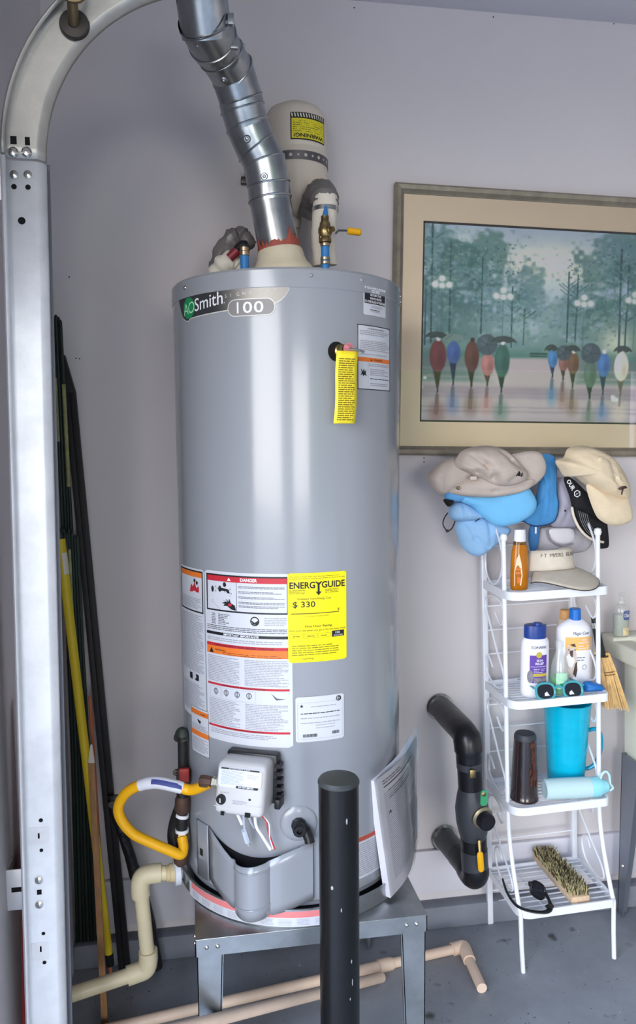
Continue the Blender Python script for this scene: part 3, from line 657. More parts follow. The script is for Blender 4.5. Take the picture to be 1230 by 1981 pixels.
wire([G(-.018, .048, -.062), G(-.010, .042, -.088)], .0036, white, 'wire_sleeve')
wire([G(-.003, .05, -.05), G(-.004, .046, -.08), G(-.005, .036, -.115), G(-.002, .026, -.14)], .003, wgrey)
wire([G(-.006, .042, -.10), G(-.002, .034, -.128)], .0065, mat('pale wire boot', (190, 198, 212), .45), 'wire_boot')
wire([G(.004, .05, -.05), G(.008, .04, -.08), G(.010, .026, -.1)], .003, wgrey)
wire([G(.022, .052, -.05), G(.022, .046, -.085), G(.032, .038, -.11), G(.046, .03, -.14)], .0034, white)
wire([G(.026, .05, -.05), G(.042, .042, -.075), G(.044, .036, -.10), G(.054, .026, -.14)], .0016, wred)
wire([G(.024, .05, -.05), G(.046, .040, -.078), G(.046, .034, -.11), G(.05, .026, -.14)], .0014, white)
# burner access cover
prof = [(-52, .2555, .604, .486), (-47, .262, .594, .478), (-40, .272, .579, .468), (-34.5, .279, .566, .461), (-33.4, .279, .566, .460)]
for j in range(13):
    t = j/12; th = -32.6+15.6*t; prof.append((th, .281+.027*math.sin(pi*t)**.7, .566+.010*t, .462-.006*math.sin(pi*t)))
prof += [(-16.4, .281, .577, .459), (-12, .275, .585, .462), (-6, .267, .593, .469), (1.6, .261, .603, .478), (1.9, .2555, .603, .478)]
g = MB(); vs = []; fs = []
for th, r, zt, zb in prof:
    for j in range(7): vs.append(onr(th, zb+(zt-zb)*j/6, r)[0])
for i in range(len(prof)-1):
    for j in range(6): fs.append((i*7+j, i*7+7+j, i*7+8+j, i*7+1+j))
g.add(vs, fs); obj('burner_cover', g, tankm, wh, 40, solid=.0025)
g = MB()
for zz in (.553, .476):
    pts = [onr(-32.6+15.6*j/12, zz+.008*j/12, .2835+.027*math.sin(pi*j/12)**.7)[0] for j in range(13)]; g.tube(pts, .0018, 6)
obj('cover_rib', g, tankm, wh)
f = tk(-51, 0); g = MB(); vs = []; fs = []; N = 24
for i in range(N+1):
    u = i/N; th = -51+47*u; zt = .600-.036*math.sin(pi*min(1, u*.95))**.8+.0*u; x = HR*math.radians(th+51); vs += [f(x, .478, .0008), f(x, max(.479, zt), .0008)]
for i in range(N): fs.append((2*i, 2*i+2, 2*i+3, 2*i+1))
g.add(vs, fs); obj('burner_opening', g, hole, wh)
g = MB(); f = tk(-62, .478)
for i in range(8):
    x = HR*math.radians(9.6)*i/7
rr = [(HR+.003, 0)]
vs = []; fs = []
for i in range(9):
    for j in (0, 1): vs.append(f(HR*math.radians(9.6)*i/8, .126*j, .003))
for i in range(8): fs.append((2*i, 2*i+2, 2*i+3, 2*i+1))
g.add(vs, fs); pn = obj('side_panel', g, tankm, wh, solid=.002)
g = MB(); poly(g, f, rrect(.013, .024, .050, .066, .001), .0045); obj('peep_hole', g, hole, pn)
# drain valve
p, n_, t_ = onr(-4.5, .6415, HR)
obj('valve_boss', MB().lathe([(.038, .0002), (.034, .0035), (.022, .005), (0, .005)], p, n_, 36), tankm, wh, 60)
dv = MB().lathe([(.0155, .003), (.0155, .014), (.0135, .016), (.0135, .034), (.0115, .037), (.006, .037), (.005, .03), (0, .03)], p, n_, 10)
dv.tube([p+n_*.014+t_*.004, p+n_*.016+t_*.014+V((0, 0, -.008)), p+n_*.022+t_*.02+V((0, 0, -.022)), p+n_*.024+t_*.0215+V((0, 0, -.03))], [.011, .0115, .0105, .0105], 14)
obj('drain_valve', dv, black, wh)

# ------------------------------------------------------------------ flue
def px3(l): return [at(*p) for p in l]
fl = thing('vent_pipe', 'galvanised elbowed flue pipe rising from the grey tank', 'flue pipe', (HX-.01, HY, ZT))
duct = mat('duct metal', (168, 172, 174), .3, 1., .22, 16, .06, 30)
AX = px3([(545, 505, -.337), (541, 489, -.337), (522, 386, -.34), (519, 356, -.343), (511, 314, -.352), (496, 286, -.36), (478, 243, -.372), (469, 210, -.386), (466, 193, -.392), (449, 139, -.42), (428, 105, -.46), (411, 77, -.5), (397, 50, -.53), (388, -20, -.56), (376, -140, -.58)])
FR = .0462
obj('flue_collar', MB().lathe([(.078, -.066), (.074, -.02), (.066, -.008), (.059, .0), (.054, .012), (.0505, .028), (.0475, .032)], (AX[0].x-.001, HY, 1.825), (-.09, 0, 1), seg=40), mat('cream collar paint', (222, 210, 184), .5, 0, .06, 30), fl)
d0 = (AX[2]-AX[1]).normalized()
obj('pipe_section', MB().tube([AX[1]-d0*.012, AX[2]+d0*.01], FR, 48, False), duct, fl)
# red sealant, ragged edge
vs = []; fs = []; n = 72; M = axis_mat(AX[1]+d0*.002, d0)
rg = random.Random(5)
_q = (M.to_3x3().inverted() @ V((.55, -.83, 0))); SPK = math.atan2(_q.y, _q.x) % (2*pi)
for i in range(n):
    a = 2*pi*i/n; h = .012+.012*noise.noise(V((math.cos(a)*2.2, math.sin(a)*2.2, 3)))+.03*max(0, noise.noise(V((math.cos(a)*6, math.sin(a)*6, 9))))+rg.uniform(0, .006)+.03*math.exp(-((a-SPK)/.16)**2)
    lo = -.006+.007*noise.noise(V((math.cos(a)*3, math.sin(a)*3, 7)))
    for z, e in ((lo, .0006), (lo+.4*(h-lo), .0022), (lo+.8*(h-lo), .0014), (h, .0005)): vs.append(M @ V(((FR+e)*math.cos(a), (FR+e)*math.sin(a), z)))
for i in range(n):
    j = (i+1) % n
    for k in range(3): fs.append((i*4+k, j*4+k, j*4+k+1, i*4+k+1))
obj('sealant_ring', MB().add(vs, fs), mat('red sealant', (166, 82, 68), .6, 0, .16, 60, .2, 120), fl, 180, label='ragged ring of red sealant')
tilt = {4: .12, 5: -.32, 6: .25, 7: 0, 8: .05, 9: -.35, 10: .3}
for i in range(2, 14):
    a, b = AX[i], AX[i+1]; d = (b-a).normalized(); d_e = .02 if i > 9 else .010; r = FR*(1.02 if i in (2, 3, 7) else 1.0 if i < 11 else 1.06)
    obj('pipe_section', MB().tube([a-d*d_e, a, b, b+d*d_e], [r*.985, r, r, r*.985], 40, False), duct, fl)
    if i in (2, 3, 4, 5, 6, 7, 8, 9, 10, 11, 12):
        dd = ((AX[i+1]-AX[i-1]).normalized()+V((0, .25, tilt.get(i, 0)*1.2))*(.6 if i in tilt else 0)).normalized() if i in tilt else (AX[i+1]-AX[i-1]).normalized()
        A2, B2, _ = frame_of(dd); dm = (AX[i+1]-AX[i-1]).normalized()
        pts = []
        for k in range(41):
            t = 2*pi*k/40; e = A2*math.cos(t)+B2*math.sin(t); k2 = e-dm*e.dot(dm); pts.append(a+e*((r+.0006)/k2.length))
        obj('joint_bead', MB().tube(pts, .0022, 6), duct, fl)
for px, py, y in ((511, 341, -.39), (474, 270, -.42), (432, 162, -.46), (382, 88, -.54), (455, 95, -.47)):
    i = min(range(2, 14), key=lambda k: (AX[k]+AX[k+1]-2*at(px, py, y)).length); q = at(px, py, y); d = (AX[i+1]-AX[i]).normalized()
    c = AX[i]+d*(q-AX[i]).dot(d); e = (q-c).normalized()
    obj('rivet', MB().lathe([(.0085, -.001), (.006, .0018), (.004, .0018), (.0028, .0034), (0, .004)], c+e*(FR*1.01), e, 16), duct, fl)
cl_ = at(446, 38, -.56); obj('clamp', MB().box(cl_, (.012, .01, .02), bev=.001).tube([cl_+V((.004, 0, .012)), cl_+V((.006, 0, -.05))], .0018, 8).box(cl_+V((.006, 0, -.05)), (.014, .01, .007), bev=.001).box(cl_+V((-.012, 0, -.006)), (.026, .004, .006)), steel, fl)

# ------------------------------------------------------------------ expansion tank
EX, EY, ER = .623, -.1, .081
et = thing('expansion_tank', 'cream domed expansion tank strapped to the wall behind the flue pipe', 'tank', (EX, EY, 1.985))
prof = [(.012, 1.985), (.03, 1.988), (.055, 2.0), (.072, 2.025), (ER, 2.06), (ER, 2.145), (ER-.0012, 2.147), (ER-.0012, 2.150), (ER, 2.152), (ER, 2.215), (ER-.004, 2.236), (ER-.016, 2.254), (ER-.038, 2.266), (.02, 2.272), (0, 2.273)]
obj('shell', MB().lathe(prof, (EX, EY, 0), seg=56), mat('cream enamel', (218, 206, 190), .42, 0, .02, 6), et)
obj('neck', MB().lathe([(.012, 1.93), (.016, 1.935), (.016, 1.96), (.021, 1.962), (.021, 1.98), (.012, 1.99)], (EX-.01, EY-.02, 0), seg=14), mat('pale fitting', (206, 200, 190), .45), et)
f = ring_map(EX, EY, ER, math.radians(-16), 2.158); W, H = ER*math.radians(69), .064
def fs_(x, y, e): return f(x, y-.0*x, e)
g = MB(); rect(g, fs_, 0, W, 0, H, .0006, 16); sk = obj('warning_sticker', g, pr_k, et, label='yellow and black WARNING sticker, upside down')
g = MB(); rect(g, fs_, .003, W-.003, .003, H-.014, .0011, 14); obj('print_band', g, mat('warning yellow', (226, 212, 44), .5), sk)
g = MB()
for i in range(13): x = .004+i*.0071; poly(g, fs_, [(x, H-.011), (x+.0032, H-.011), (x+.0008, H-.002), (x-.0024, H-.002)], .0012)
obj('stripe', g, mat('stripe cream', (222, 216, 196), .5), sk)
g = MB(); text(g, 'WARNING!', fs_, W*.5, .006, .0085, w=W*.84, align='c', bold=.03, eps=.0016, flip=True); obj('lettering', g, pr_k, sk)
g = MB(); fine(g, fs_, .006, W-.006, H-.016, .018, .0048, rng, .35, .1); obj('lettering', g, mat('olive print', (120, 112, 20)), sk)
g = MB(); sr = [(ER+.0003, 2.112), (ER+.0016, 2.112), (ER+.0016, 2.133), (ER+.0003, 2.133)]; g.lathe(sr, (EX, EY, 0), seg=56); g.box((EX-.1, EY+.06, 2.122), (.05, .02, .02)); stp = obj('strap', g, mat('strap steel', (112, 110, 110), .45, .8, .1, 30), et)
for k in range(9):
    t = math.radians(-42+k*13); n_ = V((math.sin(t), -math.cos(t), 0)); obj('strap_hole', MB().lathe([(.0042 if k % 2 == 0 else .0026, 0), (0, .0004)], V((EX, EY, 2.1225))+n_*(ER+.0016), n_, 10), mat('pale hole', (206, 198, 186), .6), stp)
obj('strap_anchor', MB().box(at(474, 350, -.02), (.022, .02, .016), bev=.001).tube([at(478, 335, -.02), at(478, 328, -.02)], .004, 8), mat('dark steel', (90, 86, 82)), et)

# ------------------------------------------------------------------ insulated pipes over the tank
foam = mat('white pipe foam', (226, 218, 204), .75, 0, .06, 14, .15, 60); tape = mat('grey duct tape', (120, 116, 114), .42, .25, .14, 20, .3, 50)
pex = mat('blue pipe', (52, 128, 196), .4); foamg = mat('grey pipe foam', (190, 184, 182), .7, 0, .06, 18, .1, 50)
ip = thing('insulated_pipe', 'white foam covered water pipe bending back behind the yellow handled valve', 'pipe', (.657, -.30, ZT-.003))
pth = smooth_path(px3([(628, 514, -.28), (626, 470, -.285), (627, 430, -.29), (629, 402, -.29), (629, 384, -.285)]), 6)
obj('pipe_cover', MB().tube(pth, [.029+.002*noise.noise(V((i*.4, 0, 0))) for i in range(len(pth))], 20), foam, ip, 60)
pth = smooth_path(px3([(629, 396, -.285), (628, 384, -.28), (623, 374, -.25), (614, 378, -.2), (605, 398, -.165), (599, 420, -.15)]), 6)
g = MB().tube(pth, [.0315+.004*noise.noise(V((i*.9, 5, 0))) for i in range(len(pth))], 18); g.v = [v+V((noise.noise(v*70)*.004, noise.noise(v*70+V((9, 0, 0)))*.004, noise.noise(v*70+V((0, 9, 0)))*.004)) for v in g.v]
obj('tape_wrap', g, tape, ip, 30)
pth = smooth_path(px3([(603, 408, -.16), (599, 440, -.14), (592, 478, -.125), (583, 520, -.12)]), 5); obj('pipe_cover', MB().tube(pth, [.022+.008*i/len(pth) for i in range(len(pth))], 18), foamg, ip, 60)
p = at(629, 407, -.29); obj('hose_clamp', MB().lathe([(.0295, -.005), (.031, -.005), (.031, .005), (.0295, .005)], p, (0, .02, 1), 28), chrome, ip)
sv = thing('shutoff_valve', 'brass ball valve with yellow lever on a blue pipe stub', 'valve', (.656, -.335, ZT-.003))
c = at(629, 512, -.335); x_, y_ = c.x, c.y
obj('pipe_stub', MB().lathe([(.0095, 1.762), (.0095, at(629, 462, -.335).z)], (x_, y_, 0), seg=18), pex, sv)
def zz(py): return at(629, py, y_).z
g = MB()
for py in (509, 501, 474, 467): g.lathe([(.0096, zz(py)-.004), (.0112, zz(py)-.003), (.0112, zz(py)+.003), (.0096, zz(py)+.004)], (x_, y_, 0), seg=18)
obj('crimp_ring', g, mat('crimp metal', (196, 178, 150), .3, 1.), sv)
zc = zz(448); g = MB().lathe([(.010, zc-.028), (.0145, zc-.024), (.0145, zc-.016), (.012, zc-.012), (.0155, zc-.004), (.0155, zc+.006), (.012, zc+.013), (.0125, zc+.016), (.009, zc+.024), (.009, zc+.034)], (x_, y_, 0), seg=12); g.lathe([(.009, 0), (.009, .016), (.006, .018), (.006, .026)], (x_, y_, zc+.001), V((.6, -.8, 0)), 10); g.lathe([(.007, 0), (.008, .008), (.004, .014)], (x_, y_, zc-.014), V((-1, -.3, 0)), 10)
obj('valve_body', g, mat('aged brass', (150, 130, 90)), sv)
obj('pipe_stub', MB().tube([V((x_, y_, zc+.026)), V((x_+.004, y_+.008, zc+.058))], [.008, .003], 10), pex, sv)
hp = [at(648, 452, y_-.022), at(655, 446, y_-.024), at(668, 446, y_-.026), at(699, 450, y_-.03)]
obj('lever', MB().tube(hp[:3]+[hp[2].lerp(hp[3], .3)], [.005, .0055, .0045, .0045], 10, sq=.5), chrome, sv)
obj('lever_grip', MB().tube([hp[2].lerp(hp[3], .12), hp[2].lerp(hp[3], .2), hp[2].lerp(hp[3], .9), hp[3]], [.008, .0105, .010, .006], 12, sq=.75), yellow, sv)
lpz = thing('insulated_pipe', 'corrugated white pipe cover with a crumpled grey tape hood, left of the flue', 'pipe', (.45, -.30, ZT-.003))
pth = smooth_path(px3([(468, 524, -.30), (456, 508, -.305), (440, 506, -.31), (426, 520, -.30), (418, 540, -.28)]), 7)
obj('pipe_cover', MB().tube(pth, [.0215+.0028*math.sin(i*1.15) for i in range(len(pth))], 20), foam, lpz, 60)
pth = smooth_path(px3([(414, 535, -.25), (424, 500, -.25), (440, 472, -.25), (460, 458, -.25), (475, 462, -.255), (482, 478, -.26)]), 6)
g = MB().tube(pth, [.014+.008*math.sin(pi*i/len(pth))+.004*noise.noise(V((i*.8, 2, 1))) for i in range(len(pth))], 16); g.v = [v+V((noise.noise(v*60)*.006, noise.noise(v*60+V((9, 0, 0)))*.006, noise.noise(v*60+V((0, 9, 0)))*.006)) for v in g.v]
obj('tape_wrap', g, tape, lpz, 30)
hs = thing('hot_pipe_stub', 'blue and red pipe pieces joined by a black elbow, left of the flue', 'pipe', (.472, -.36, ZT-.003))
c = at(473, 512, -.35); obj('pipe_stub', MB().lathe([(.0098, 1.762), (.0098, at(473, 492, -.35).z)], (c.x, c.y, 0), seg=18), pex, hs)
g = MB()
for py in (491, 483): z = at(473, py, -.35).z; g.lathe([(.0098, z-.005), (.0115, z-.004), (.0115, z+.004), (.0098, z+.005)], (c.x, c.y, 0), seg=18)
obj('crimp_ring', g, MATS['crimp metal'], hs)
obj('black_elbow', MB().tube(smooth_path(px3([(473, 484, -.35), (472, 474, -.35), (464, 478, -.345), (459, 484, -.34)]), 4), .011, 14), black, hs)
obj('pipe_stub', MB().tube(px3([(461, 482, -.342), (444, 499, -.335)]), .0105, 16), mat('dark red pipe', (128, 34, 46), .45), hs)

# ------------------------------------------------------------------ gas line
gp = thing('gas_pipe', 'dark iron gas pipe with red valve handle beside the tank', 'pipe', (.306, -.2, .40))
iron = mat('black iron', (44, 42, 42), .55, .5, .25, 30, .1, 80); rust = mat('rusty iron', (84, 62, 52), .65, .3, .3, 30, .1, 60)
gy = -.43
def gq(px, py, y=gy): return at(px, py, y)
top = gq(354, 1412)
obj('elbow', MB().tube(smooth_path([at(344, 1427, -.001), at(344, 1427, -.2), at(345, 1426, -.34), at(352, 1416, -.415), gq(354, 1434)], 4), [.0105]*10+[.0118]*7, 14), mat('greenish iron', (66, 72, 66), .6, .4, .2, 30), gp)
obj('pipe_run', MB().tube([gq(353, 1425), gq(354, 1492)], .0108, 14), iron, gp)
obj('pipe_run', MB().tube([gq(353, 1510), gq(351, 1640)], .0125, 14), iron, gp)
obj('valve_body', MB().tube([gq(355, 1484), gq(355, 1490), gq(356, 1512), gq(355, 1520)], [.012, .0165, .0165, .012], 8), rust, gp)
obj('valve_handle', MB().box(gq(356, 1499, gy-.02), (.022, .012, .030), Matrix.Identity(4), bev=.003), mat('red handle', (168, 52, 44), .5), gp)
obj('valve_stem', MB().lathe([(.006, 0), (.008, .006), (.004, .012)], gq(345, 1494, gy-.002), (-1, 0, 0), 10), chrome, gp)
obj('coupling', MB().tube([gq(353, 1540), gq(353, 1545), gq(352, 1566), gq(352, 1572)], [.013, .0165, .0165, .013], 14), rust, gp)
wt = mat('thread tape', (226, 226, 228), .6)
obj('thread_tape', MB().tube([gq(353, 1574), gq(352, 1580)], .0145, 14), wt, gp); obj('thread_tape', MB().tube([gq(352, 1603), gq(352, 1609)], .0148, 14), wt, gp)
obj('union_nut', MB().tube([gq(352, 1609), gq(352, 1613), gq(352, 1624), gq(353, 1630)], [.0145, .017, .0165, .012], 6), brass, gp)
obj('drip_leg', MB().tube(smooth_path([gq(352, 1560, -.425), gq(341, 1590, -.41), gq(337, 1615, -.41), gq(341, 1640, -.42), gq(350, 1658, -.43)], 5), .016, 12), iron, gp)
obj('pipe_tee', MB().tube([gq(350, 1640), gq(351, 1650), gq(350, 1666), gq(352, 1672)], [.013, .0165, .0165, .011], 12), rust, gp)
gh = thing('gas_hose', 'yellow flexible gas hose looping left to the white control box', 'hose', (.17, -.48, .48))
hose = smooth_path(px3([(352, 1620, -.440), (355, 1640, -.453), (349, 1653, -.464), (325, 1644, -.468), (290, 1629, -.47), (258, 1613, -.472), (236, 1588, -.475), (229, 1562, -.48), (242, 1536, -.49), (266, 1521, -.50), (300, 1514, -.51), (340, 1521, -.522), (372, 1528, -.53)])+[INL+DL*.024], 8)
obj('hose_tube', MB().tube(hose, .0112, 14), mat('yellow hose coating', (240, 176, 20), .38), gh, 60)
n = len(hose); i0 = int(n*.70); i1 = int(n*.885); sleeve = hose[i0:i1]
obj('hose_label', MB().tube(sleeve, [.0128 if 2 < i < len(sleeve)-1 else .0122 for i in range(len(sleeve))], 14), mat('hose label film', (222, 222, 228), .35), gh)
seg = sleeve[len(sleeve)//3:]; g = MB(); vs = []; fs = []
for i, q in enumerate(seg):
    d = (seg[min(i+1, len(seg)-1)]-seg[max(i-1, 0)]).normalized(); u = V((0, 0, 1)); s__ = d.cross(u).normalized(); s__ = s__ if s__.y < 0 else -s__
    for a in (.15, .55, .95): vs.append(q+(u*math.sin(a)+s__*math.cos(a))*.0132)
for i in range(len(seg)-1):
    for k in range(2): fs.append((i*3+k, i*3+k+1, i*3+k+4, i*3+k+3))
obj('blue_print', g.add(vs, fs), mat('navy print', (52, 62, 130), .5), gh)
obj('end_fitting', MB().tube([INL+DL*.046, INL+DL*.042, INL+DL*.03, INL+DL*.02], [.0118, .013, .0125, .010], 8), rust, gh)

# ------------------------------------------------------------------ drains
dp = thing('drain_pipe', 'cream plastic drain pipe stepping down from the pan towards the left wall', 'pipe', (.206, -.386, .19))
dy = fp.y
def dq(px, py, y=dy): return at(px, py, y)
zt_ = fp.z
P1 = V((.209, dy, zt_)); P2 = V((.222, dy, .215)); P3 = V((-.0, dy-.02, .200)); P3 = V((.008, dy-.03, .190))
cpm = cream_pvc
obj('pipe_run', MB().tube([fp+fd*.02, V((P1.x+.03, dy, zt_))], .0165, 20), cpm, dp); obj('pipe_run', MB().tube([P1+V((0, 0, -.02)), P2+V((0, 0, .02))], .0165, 20), cpm, dp); obj('pipe_run', MB().tube([P2+V((-.02, 0, 0)), P3], .0165, 20), cpm, dp)
obj('elbow', MB().tube(smooth_path([P1+V((.048, 0, 0)), P1+V((.026, 0, 0)), P1+V((.006, 0, -.006)), P1+V((0, 0, -.026)), P1+V((0.001, 0, -.05))], 5), .0215, 20), cpm, dp, 60)
obj('elbow', MB().tube(smooth_path([P2+V((0, 0, .05)), P2+V((0, 0, .026)), P2+V((-.006, 0, .006)), P2+V((-.026, 0, -.001)), P2+V((-.048, -.004, -.004))], 5), .0215, 20), cpm, dp, 60)
obj('adapter', MB().lathe([(.0185, .012), (.0205, .016), (.0205, .026), (.018, .028), (.018, .036)], fp, fd, 20), mat('yellowed pvc', (214, 194, 150), .45), dp)
obj('lock_nut', MB().lathe([(.017, .003), (.030, .004), (.030, .016), (.018, .018)], fp, fd, 12), MATS['white pvc'], dp)
f1 = thing('floor_pipe', 'long tan plastic pipe with an elbow and coupling, lying on the floor under the stand', 'pipe', (.6, -.2, 0))
r_p = .0135
def fz(px, py): d = FW+RT*((px-615)/FPX)-UP*((py-990.5)/FPX); return CAM+d*((r_p-CAM.z)/d.z)
a, b, c_, e_ = fz(180, 1998), fz(700, 1877), fz(896, 1832), fz(932, 1912)
obj('pipe_run', MB().tube([a, fz(738, 1868)], r_p, 16), pink_pvc, f1); obj('pipe_run', MB().tube([fz(760, 1863), c_], r_p*.95, 16), pink_pvc, f1)
e1 = c_.lerp(e_, .35)
obj('elbow', MB().tube(smooth_path([c_+(b-c_).normalized()*.035, c_+(b-c_).normalized()*.016+V((0, 0, .001)), c_+V((0, -.003, .002)), c_.lerp(e_, .2)+V((0, 0, .002)), e1], 5), r_p*1.3, 16), pink_pvc, f1, 60)
obj('pipe_run', MB().tube([c_.lerp(e_, .25), e_], r_p, 16), pink_pvc, f1)
obj('coupling', MB().tube([fz(732, 1870), fz(746, 1866), fz(757, 1864), fz(759, 1863)], [r_p*1.28, r_p*1.28, r_p*1.24, r_p*1.05], 16), pink_pvc, f1)
q0 = fz(738, 1891); q1 = at(412, 1974, -.628); q1 = at(412, 1974, -.632)
f2_ = thing('loose_pipe', 'straight tan plastic pipe, cut off, leaning forward past the front stand leg', 'pipe', (q0.x, q0.y, 0))
dq_ = (q1-q0).normalized(); obj('pipe_run', MB().tube([q0, q1+dq_*.24], .0125, 16), pink_pvc, f2_)
tpz = thing('hose_bib', 'black taped water pipe with a small spigot behind the yellow hose', 'spigot', (.2, -.1, 0))
pth = smooth_path(px3([(300, 1872, -.09), (288, 1790, -.09), (268, 1712, -.09), (246, 1640, -.09), (226, 1585, -.09), (218, 1562, -.09)]), 6)
g = MB().tube(pth, [.0195-.011*(i/len(pth))**1.2 for i in range(len(pth))], 14); g.v = [v+V((1, 0, .3))*(.003*noise.noise(v*45)) for v in g.v]; obj('taped_pipe', g, mat('black tape', (26, 26, 29), .45, 0, .2, 40, .4, 70), tpz, 30)
obj('spigot', MB().tube(px3([(219, 1566, -.09), (217, 1556, -.09), (210, 1551, -.09)]), [.008, .008, .006], 10).lathe([(.009, 0), (.009, .012)], at(217, 1553, -.09), (0, -1, 0), 10), mat('dark steel', (90, 86, 82)), tpz)
obj('lever', MB().box(at(221, 1540, -.095), (.035, .01, .0045), Matrix.Identity(4), bev=.001).box(at(217, 1547, -.095), (.008, .008, .014)), black, tpz)

# ------------------------------------------------------------------ stakes and poles in the corner
stk = [mat('green stake coating', (28, 44, 36), .5, 0, .2, 30), mat('dark green stake coating', (18, 30, 25), .5, 0, .2, 30)]
rs = random.Random(4)
tops = [(103, 620, 'tall'), (108, 616, 'tall'), (113, 620, 'tall'), (117, 626, 'tall')]+[(119, 700, 'tall'), (123, 1028, 's'), (129, 1036, 's'), (133, 1030, 's'), (139, 1034, 's'), (144, 1042, 's'), (149, 1042, 's')]
grp = 'green garden stakes in the corner'
lab_t = 'dark green garden stake reaching high in the left corner bundle'; lab_s = 'shorter dark green garden stake in the left corner bundle'
STL = ['tallest green garden stake at the far left of the corner bundle', 'tall green garden stake, second from the left at the top of the bundle', 'tall green garden stake, third from the left at the top of the bundle', 'tall green garden stake with an olive label, rightmost at the top of the bundle', 'green garden stake ending beside the pointed tip of the black board', 'short green garden stake right behind the cap of the yellow pole', 'short green garden stake, second to the right of the yellow pole cap', 'short green garden stake with an olive label beside the yellow pole', 'short green garden stake, fourth to the right of the yellow pole cap', 'short green garden stake, second from the black board', 'short green garden stake nearest the black board']
N = len(tops)
for i, (px, py, k) in enumerate(tops):
    xb = .011+.0092*(i % 6)*1.0; yb = -.012 if i < 6 else -.0255
    xb = .009+.0088*((i*2) % 6 if k == 'tall' else i-5)*1.05; yb = -.010 if k == 'tall' else -.0235
    if k == 'tall': xb = .011+.0098*i; y = -.075-.006*(i % 2)
    else: y = -.105
    b_ = V((xb, yb, .0685)); t_ = at(px, py, y); t_.x = max(t_.x, .008)
    r = .0042 if k == 'tall' else .0046
    m_ = b_.lerp(t_, .5)+V((.004, -.004, 0))
    pth = smooth_path([b_, b_.lerp(t_, .25)+V((.002, -.003, 0)), m_, b_.lerp(t_, .75)+V((.002, -.002, 0)), t_], 4)
    g = MB().tube(pth, r, 8)
    d = (pth[-1]-pth[-2]).normalized(); ridge = []
    o = thing('garden_stake', STL[i], 'stake', b_, grp)
    obj('shaft', g, stk[i % 2], o); obj('tip', MB().lathe([(r, 0), (r*.9, .006), (r*.4, .009), (0, .01)], t_, d, 8), stk[1], o)
    if i in (0, 3, 7):
        a, b2 = (.80, .88) if i < 5 else (.88, .96); p0 = b_.lerp(t_, a); p1 = b_.lerp(t_, b2)
        if i == 0: p0, p1 = pth[-1].lerp(pth[-5], .34*1.0), pth[-1].lerp(pth[-5], .72)
        elif i == 3: p0, p1 = pth[-1].lerp(pth[-5], .36), pth[-1].lerp(pth[-5], .98)
        else: p0, p1 = pth[-1].lerp(pth[-5], .15), pth[-1].lerp(pth[-5], .7)
        obj('stake_label', MB().tube([p0, p1], r+.0006, 8), mat('olive label', (150, 146, 96), .5, 0, .3, 60), o)
tie = MB(); a_ = []
for t in range(25):
    u = 2*pi*t/24; a_.append(V((.037+.0335*math.cos(u), -.022+.017*math.sin(u), .300+.008*math.cos(u))))
tag(obj('string_tie', tie.tube(a_, .0011, 6), mat('pale string', (170, 178, 170), .8)), 'pale string tied around the green stakes near their foot', 'string')
yp = thing('yellow_pole', 'yellow pole with black cap and white sticker leaning in the corner', 'pole', (.112, -.155, 0))
t_ = at(116, 1040, -.215); b_ = at(213, 1866, -.14); dd = (t_-b_).normalized()
obj('shaft', MB().tube([b_+dd*.03, t_], [.0105, .0118], 16), mat('mustard yellow paint', (214, 186, 40), .42), yp); obj('end_cap', MB().tube([t_-dd*.002, t_+dd*.012, t_+dd*.02], [.0126, .0126, .009], 16), black, yp); obj('foot_cap', MB().tube([b_-dd*.0, b_+dd*.034], .0112, 14), black, yp)
s0 = t_-dd*.036; s1 = t_-dd*.088; side = V((.75, -.66, 0)); g = MB(); vs = []; fs = []
A2, B2, _ = frame_of(dd)
ph = math.atan2(side.dot(B2), side.dot(A2))
for q in (s0, s1):
    for k in range(7): u = ph-.7+1.4*k/6; vs.append(q+(A2*math.cos(u)+B2*math.sin(u))*.0124)
fs = [(k, k+1, k+8, k+7) for k in range(6)]; obj('sticker', g.add(vs, fs), mat('pale sticker', (214, 206, 190), .5), yp)
ws = thing('wood_lath', 'thin brown wooden lath with a pale tip leaning in the corner', 'lath', (.105, -.25, 0))
wood = mat('weathered wood', (158, 116, 78), .7, 0, .22, 30, .1, 60, stretch=(6, 6, .6)); b_ = at(203, 1985, -.262); b_.z = .002; t_ = at(177, 1475, -.19); dd = t_-b_
def slat(a, b, w_, t__): d = (b-a).normalized(); X_ = d.cross(V((0, 1, 0))).normalized(); Y_ = X_.cross(d); L_ = (b-a).length; return Matrix(((X_.x, Y_.x, d.x, (a.x+b.x)/2), (X_.y, Y_.y, d.y, (a.y+b.y)/2), (X_.z, Y_.z, d.z, (a.z+b.z)/2), (0, 0, 0, 1))), L_
M, L_ = slat(b_, t_, 0, 0); obj('shaft', MB().box((0, 0, 0), (.0155, .007, L_), M, bev=.001), wood, ws)
M, L_ = slat(t_, at(180, 1440, -.188), 0, 0); obj('tip', MB().add([(-.008, -.004, -L_/2), (.008, -.004, -L_/2), (.008, .004, -L_/2), (-.008, .004, -L_/2), (.002, -.003, L_/2), (.006, -.003, L_/2), (.006, .003, L_/2), (.002, .003, L_/2)], [(0, 1, 2, 3), (4, 5, 6, 7), (0, 1, 5, 4), (1, 2, 6, 5), (2, 3, 7, 6), (3, 0, 4, 7)], M), mat('pale wood tip', (206, 200, 190), .7), ws)
